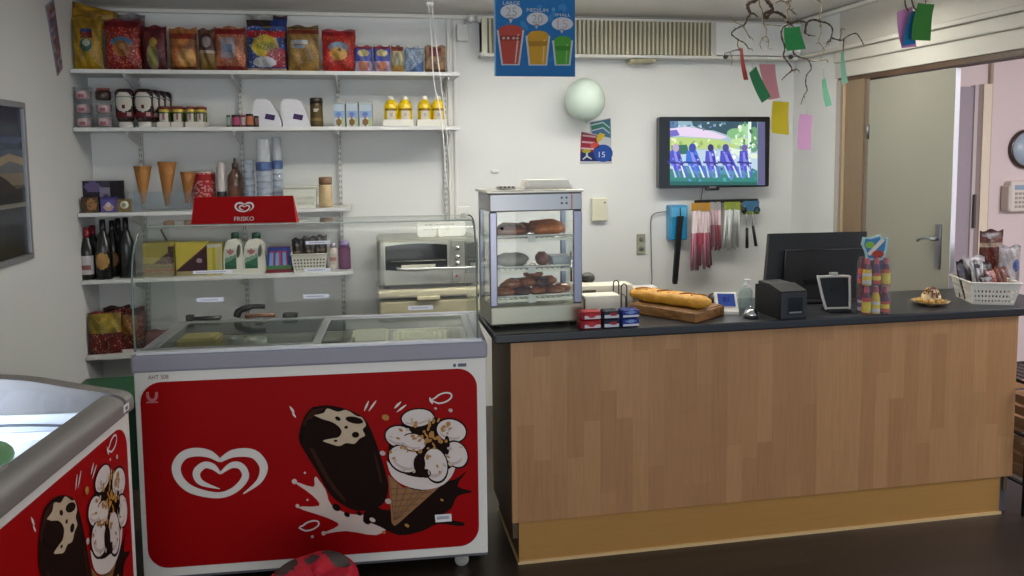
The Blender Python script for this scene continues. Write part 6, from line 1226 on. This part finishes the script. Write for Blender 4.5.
for u0, u1, v0, v1 in ((747, 747, 228, 248), (753, 756, 226, 246)):
    q0 = at(u0, v0, y=-.085); q1 = at(u1, v1, y=-.085); b = MB(t); b.cyl((q0.x, -.085, q0.z), (q1.x, -.085, q1.z), .009, BLACK, .011, 10); b.tube([(q0.x, -.085, q0.z), (q0.x-.006, -.085, c.z+.01)], .003, STEEL, 6); b.build('handle', t)
b = MB(t); q = at(744, 210, y=-.09); b.sph((q.x, -.09, q.z), (.022, .01, .022), BLACK, 12, 8); b.build('utensil_head', t); b = MB(t); q = at(757, 210, y=-.09); b.tube([(q.x+.02*math.cos(k*.7), -.09, q.z+.02*math.sin(k*.7)) for k in range(9)], .004, BLACK, 5, closed=True); b.build('utensil_head', t)
p = at(495, 171, y=-.01); tag(MB(loc=(p.x, 0, p.z)).box(p.x-.025, p.x+.025, -.016, -.0003, p.z-.01, p.z+.01, WHITEP, .003).build('cable_clip'), 'tiny white cable clip on the wall above the food warmer', 'cable clip')

# ------------------------------------------------------------------ left wall
def wl(u, v): return at(u, v, x=XL+.02)
z0, z1, ya, yb = 1.168, 1.892, -1.75, -.965
t = thing('framed_picture', 'silver-framed dark landscape picture on the bare side wall', 'picture', (XL, (ya+yb)/2, z0)); FRM = mat('#8f9196', .4, .5, noise=.05)
b = MB(t)
for y0, y1, c0, c1 in ((ya, yb, z0, z0+.028), (ya, yb, z1-.028, z1), (ya, ya+.028, z0+.028, z1-.028), (yb-.028, yb, z0+.028, z1-.028)): b.box(XL+.0015, XL+.024, y0, y1, c0, c1, FRM, .003)
b.build('frame', t)
b = MB(t); Y = lambda u: ya+.026+(yb-ya-.052)*u; Zp = lambda v: z0+.026+(z1-z0-.052)*v
def pic(pts, c, n): b.add([(XL+.010+.0006*n, Y(u), Zp(v)) for u, v in pts], [tuple(range(len(pts)))], mat(c, .25, noise=.12, scale=5))
for k, (v0, v1, c) in enumerate(((.80, 1, '#1c2438'), (.72, .80, '#28324a'), (.64, .72, '#3c4658'), (.56, .64, '#575a5e'), (.48, .56, '#6f6656'), (.36, .48, '#4c463c'), (0, .36, '#24242a'))): pic([(0, v0), (1, v0), (1, v1), (0, v1)], c, 0)
pic([(0, .60), (.3, .63), (.55, .58), (.8, .64), (1, .61), (1, .66), (.8, .69), (.5, .63), (.2, .68), (0, .65)], '#8a7a62', 1); pic([(0, .74), (.4, .77), (.9, .75), (1, .78), (1, .80), (.5, .8), (0, .78)], '#39455e', 1)
pic([(.2, .36), (.45, .50), (.62, .56), (.74, .52), (.88, .45), (1, .42), (1, .36)], '#2c2a28', 2); pic([(.6, .36), (.8, .43), (1, .47), (1, .36)], '#1d1c1e', 3)
pic([(0, .33), (1, .33), (1, .36), (0, .36)], '#6a675f', 2); pic([(.1, .2), (.9, .22), (1, .26), (.2, .27)], '#34363e', 1); pic([(0, 0), (1, 0), (1, .1), (.6, .14), (0, .12)], '#17171b', 1)
b.build('print', t)
q = [at(u, v, x=XL+.006) for u, v in ((46, 6), (54, -1), (63, 68), (58, 76))]; q2 = [at(u, v, x=XL+.009) for u, v in ((47, 12), (54, 6), (61, 66), (58, 70))]
b = MB(loc=(XL, q[3].y, q[3].z)); b.add(q+[V((XL+.001, p_.y, p_.z)) for p_ in q], [(0, 1, 2, 3), (4, 5, 6, 7), (0, 1, 5, 4), (1, 2, 6, 5), (2, 3, 7, 6), (3, 0, 4, 7)], ink('#9a9aa6'))
def lerp(s, t_): return (q[0]*(1-s)+q[1]*s)*(1-t_)+(q[3]*(1-s)+q[2]*s)*t_
rr = random.Random(8); b.grid(lambda u, v: lerp(u*.9+.05, v*.94+.03)+V((.0012, 0, 0)), 4, 16, lambda u, v: ink(rr.choice(['#8a5a66', '#9a7f8c', '#a88a5a', '#6d6a86', '#a8a2ac', '#7a4a50'])), False)
tag(b.build('wall_flyer'), 'narrow pinkish flyer stuck high on the side wall near the ceiling', 'flyer')

# ------------------------------------------------------------------ twig and paper decoration hung over the counter
BY = -1.72
def tw(x, y, k): return at(730+x/7.2, y/7.2, y=BY+.06*math.sin(k*1.7+x*.012))
br = thing('twig_branch', 'tangled brown twig branch hung from the ceiling above the till', 'branch', tuple(at(795, -12, y=BY)[:2])+(ZC-.001,))
TWM = mat('#4a3a2c', .7, noise=.25, scale=40); TWL = mat('#8a7a58', .7, noise=.25, scale=40)
S = [(TWM, .0075, [(185, -95), (190, 0), (150, 15), (125, 40), (135, 75), (145, 100), (120, 130), (110, 165), (95, 185)]), (TWM, .004, [(145, 95), (175, 100), (200, 125)]),
 (TWM, .0075, [(250, -95), (265, 0), (290, 30), (305, 70), (270, 85), (245, 105), (262, 128), (285, 100), (320, 85), (365, 100), (400, 130), (408, 155), (430, 170), (455, 192)]),
 (TWL, .003, [(205, -90), (210, 0), (215, 40), (235, 80), (238, 160), (262, 210), (255, 260), (230, 275), (215, 320), (230, 355)]), (TWL, .0025, [(258, 255), (280, 300), (270, 350)]), (TWL, .0025, [(245, 180), (280, 178), (360, 185)]),
 (TWM, .003, [(95, 185), (60, 200), (10, 240), (60, 285), (105, 310), (135, 350), (150, 350)]), (TWL, .0028, [(60, 285), (55, 330), (75, 360)]), (TWL, .0025, [(95, 185), (120, 230), (140, 270)]), (TWL, .0025, [(0, 130), (50, 165), (95, 185)]),
 (TWL, .004, [(415, -90), (420, 0), (430, 40), (410, 80), (420, 120), (405, 150)]), (TWL, .003, [(420, 60), (450, 80), (480, 110)]), (TWL, .003, [(330, 20), (360, 5), (400, 15), (440, 5)]),
 (TWM, .004, [(430, 170), (380, 200), (370, 260), (395, 340), (385, 400), (410, 440), (445, 490), (430, 520), (400, 545), (372, 575)]), (TWM, .003, [(430, 520), (455, 505), (480, 500)]),
 (TWM, .0032, [(455, 192), (470, 300), (455, 375), (500, 410), (550, 420), (570, 440), (585, 495), (552, 540), (545, 600), (555, 650), (530, 690), (510, 750)]), (TWL, .0025, [(500, 410), (600, 440), (690, 430), (700, 445)]),
 (TWM, .0045, [(540, 240), (552, 165), (600, 142), (650, 155), (700, 168), (738, 212), (718, 300)]), (TWM, .005, [(430, 170), (500, 150), (552, 165)]),
 (TWL, .0032, [(630, -80), (640, 0), (665, 60), (645, 110), (650, 170), (655, 240), (640, 300), (675, 345)]), (TWM, .0028, [(728, 272), (800, 290), (845, 260), (905, 240), (940, 280), (962, 320)]), (TWM, .0022, [(790, 285), (800, 240), (800, 205), (830, 215)]), (TWM, .0025, [(540, 242), (580, 255), (620, 260)]), (TWM, .0025, [(728, 298), (705, 295), (700, 305)]),
 (TWM, .0025, [(75, 360), (40, 360), (0, 372), (-40, 385)]), (TWL, .002, [(0, 372), (15, 420), (10, 470)]),
 (TWL, .002, [(668, 345), (660, 400), (650, 440)]), (TWM, .0025, [(820, 285), (815, 340), (815, 370)])]
b = MB(br)
for k, (m, r, pts) in enumerate(S):
    P = spline([tuple(tw(x, y, k if len(pts) > 3 else 0)) for x, y in pts], 4)
    if pts[0][1] < -60 and pts[0][0] < 700: P[0] = (P[0][0], P[0][1], ZC-.001)
    b.tube(P, [r*1.3*(1-.5*i/len(P))*(1+.25*math.sin(i*2.3)) for i in range(len(P))], m, 5)
b.build('twigs', br)
rr = random.Random(11); b = MB(br)
for k in range(60):
    m, r, pts = S[rr.randrange(len(S)-3)]; x, y = pts[rr.randrange(1, len(pts))]; a_ = rr.uniform(0, 6.28); l_ = rr.uniform(12, 34)
    b.tube([tw(x, y, 0), tw(x+l_*.5*math.cos(a_), y+l_*.5*math.sin(a_)+4, 0), tw(x+l_*math.cos(a_+.5), y+l_*math.sin(a_+.5)+8, 0)], [.0022, .0018, .001], TWM if k % 2 else TWL, 4)
b.build('twiglet', br)
def paper(quad, col, label, y=BY, curl=.01):
    q = [at(u, v, y=y+(.01 if k in (1, 2) else -.01)) for k, (u, v) in enumerate(quad)]; t = thing('paper_tag', label, 'paper tag', tuple((q[2]+q[3])/2), 0, 'coloured paper tags hung on the twigs')
    b = MB(t); m = mat(col, .75, noise=.06, scale=14)
    b.grid(lambda u, v: (q[0]*(1-u)+q[1]*u)*(1-v)+(q[3]*(1-u)+q[2]*u)*v+V((0, curl*math.sin(3*v+u), 0)), 4, 6, m, False); b.build('paper', t, solid=.0008)
    b = MB(t); c = (q[0]+q[1])/2; b.tube([c+V((0, .003, -.004)), c+V((0, .01, .045))], .001, mat('#b9b5aa', .7), 4); b.build('thread', t)
paper([(784, 28), (801, 26), (805, 49), (787, 51)], '#2f8f4c', 'square green paper tag in the middle of twigs', BY-.06)
paper([(740, 48), (743.5, 48), (747.5, 80), (744, 80)], '#b5423f', 'thin red paper strip seen edge-on under the twigs')
paper([(749, 73), (757, 66), (770, 97), (762, 103)], '#2c7a4c', 'slanting dark green paper strip in front of a pink tag', BY-.05)
paper([(759, 64), (776, 64), (779, 98), (769, 100)], '#c9868f', 'dusty pink paper tag behind the slanting green strip')
paper([(773, 101), (790, 102), (788, 135), (772, 133)], '#cdb80c', 'yellow paper tag hanging beside the television corner')
paper([(800, 114), (814, 115), (810, 150), (798, 149)], '#dfa6cc', 'light pink paper tag hanging lowest of all')
paper([(822, 79), (827, 78), (831, 105), (826, 107)], '#8fdcae', 'small mint green paper tag against the wall corner')
paper([(841, 51), (845, 51), (847, 83), (842.5, 84)], '#9fdcb9', 'narrow mint strip hanging in front of the brown door post')
paper([(897, 12), (914, 6), (915, 47), (902, 48)], '#dc92c4', 'pink paper tag of the bunch of three before the fascia', -2.12)
paper([(911, 12), (921, 9), (914, 44), (903, 46)], '#1c78b8', 'blue paper tag of the bunch of three before the fascia', -2.15)
paper([(918, 3), (936, 4), (929, 41), (912, 40)], '#3a8234', 'dark green paper tag of the bunch of three before the fascia', -2.18)
t = thing('twig_sprig', 'short brown twig ends over the bunch of three paper tags', 'twig', tuple(at(908, -40, y=-2.15)[:2])+(ZC-.001,))
for P in ([(905, -60), (907, -20), (905, 2), (908, 11)], [(912, -60), (910, -15), (913, 5), (916, 10)], [(925, -60), (921, -20), (926, 0), (924, 6)]):
    b = MB(t); Q = [at(u, v, y=-2.15) for u, v in P]; Q[0].z = ZC-.001; b.tube(spline(Q, 4), .003, TWM, 5); b.build('twig', t)

# ------------------------------------------------------------------ rack past the counter end
rk = thing('display_rack', 'black wire rack standing just past the end of the counter', 'rack', (2.62, -2.06, 0))
for x in (0, .42):
    for y in (0, .33): MB().tube([(x, y, 0), (x, y, .60)], .008, BLACK, 8).build('post', rk)
for z in (.14, .36, .598):
    b = MB(); b.tube([(0, 0, z), (.42, 0, z), (.42, .33, z), (0, .33, z)], .006, BLACK, 6, closed=True)
    for k in range(9): b.tube([(.02+k*.0475, 0, z), (.02+k*.0475, .33, z)], .0022, BLACK, 4)
    b.build('wire_shelf', rk)
for z, lb in ((.1485, 'slatted wooden crate on the low shelf of the black rack'), (.3685, 'slatted wooden crate on the middle shelf of the black rack')):
    cr_ = thing('wooden_crate', lb, 'crate', (2.66, -2.03, z), 0, 'crates in the wire rack'); CW = mat('#a87f5c', .6, noise=.2, scale=12)
    for k in range(3): b = MB(); b.box(0, .34, 0, .012, .01+.052*k, .05+.052*k, CW, .002); b.box(0, .34, .258, .27, .01+.052*k, .05+.052*k, CW, .002); b.box(0, .012, .012, .258, .01+.052*k, .05+.052*k, CW, .002); b.box(.328, .34, .012, .258, .01+.052*k, .05+.052*k, CW, .002); b.build('slat_ring', cr_)
    b = MB(); b.box(.0, .34, 0, .27, 0, .008, CW); b.build('crate_floor', cr_)
    for x in (.013, .312):
        for y in (.013, .242): b = MB(); b.box(x, x+.015, y, y+.015, .008, .165, CW); b.build('corner_post', cr_)
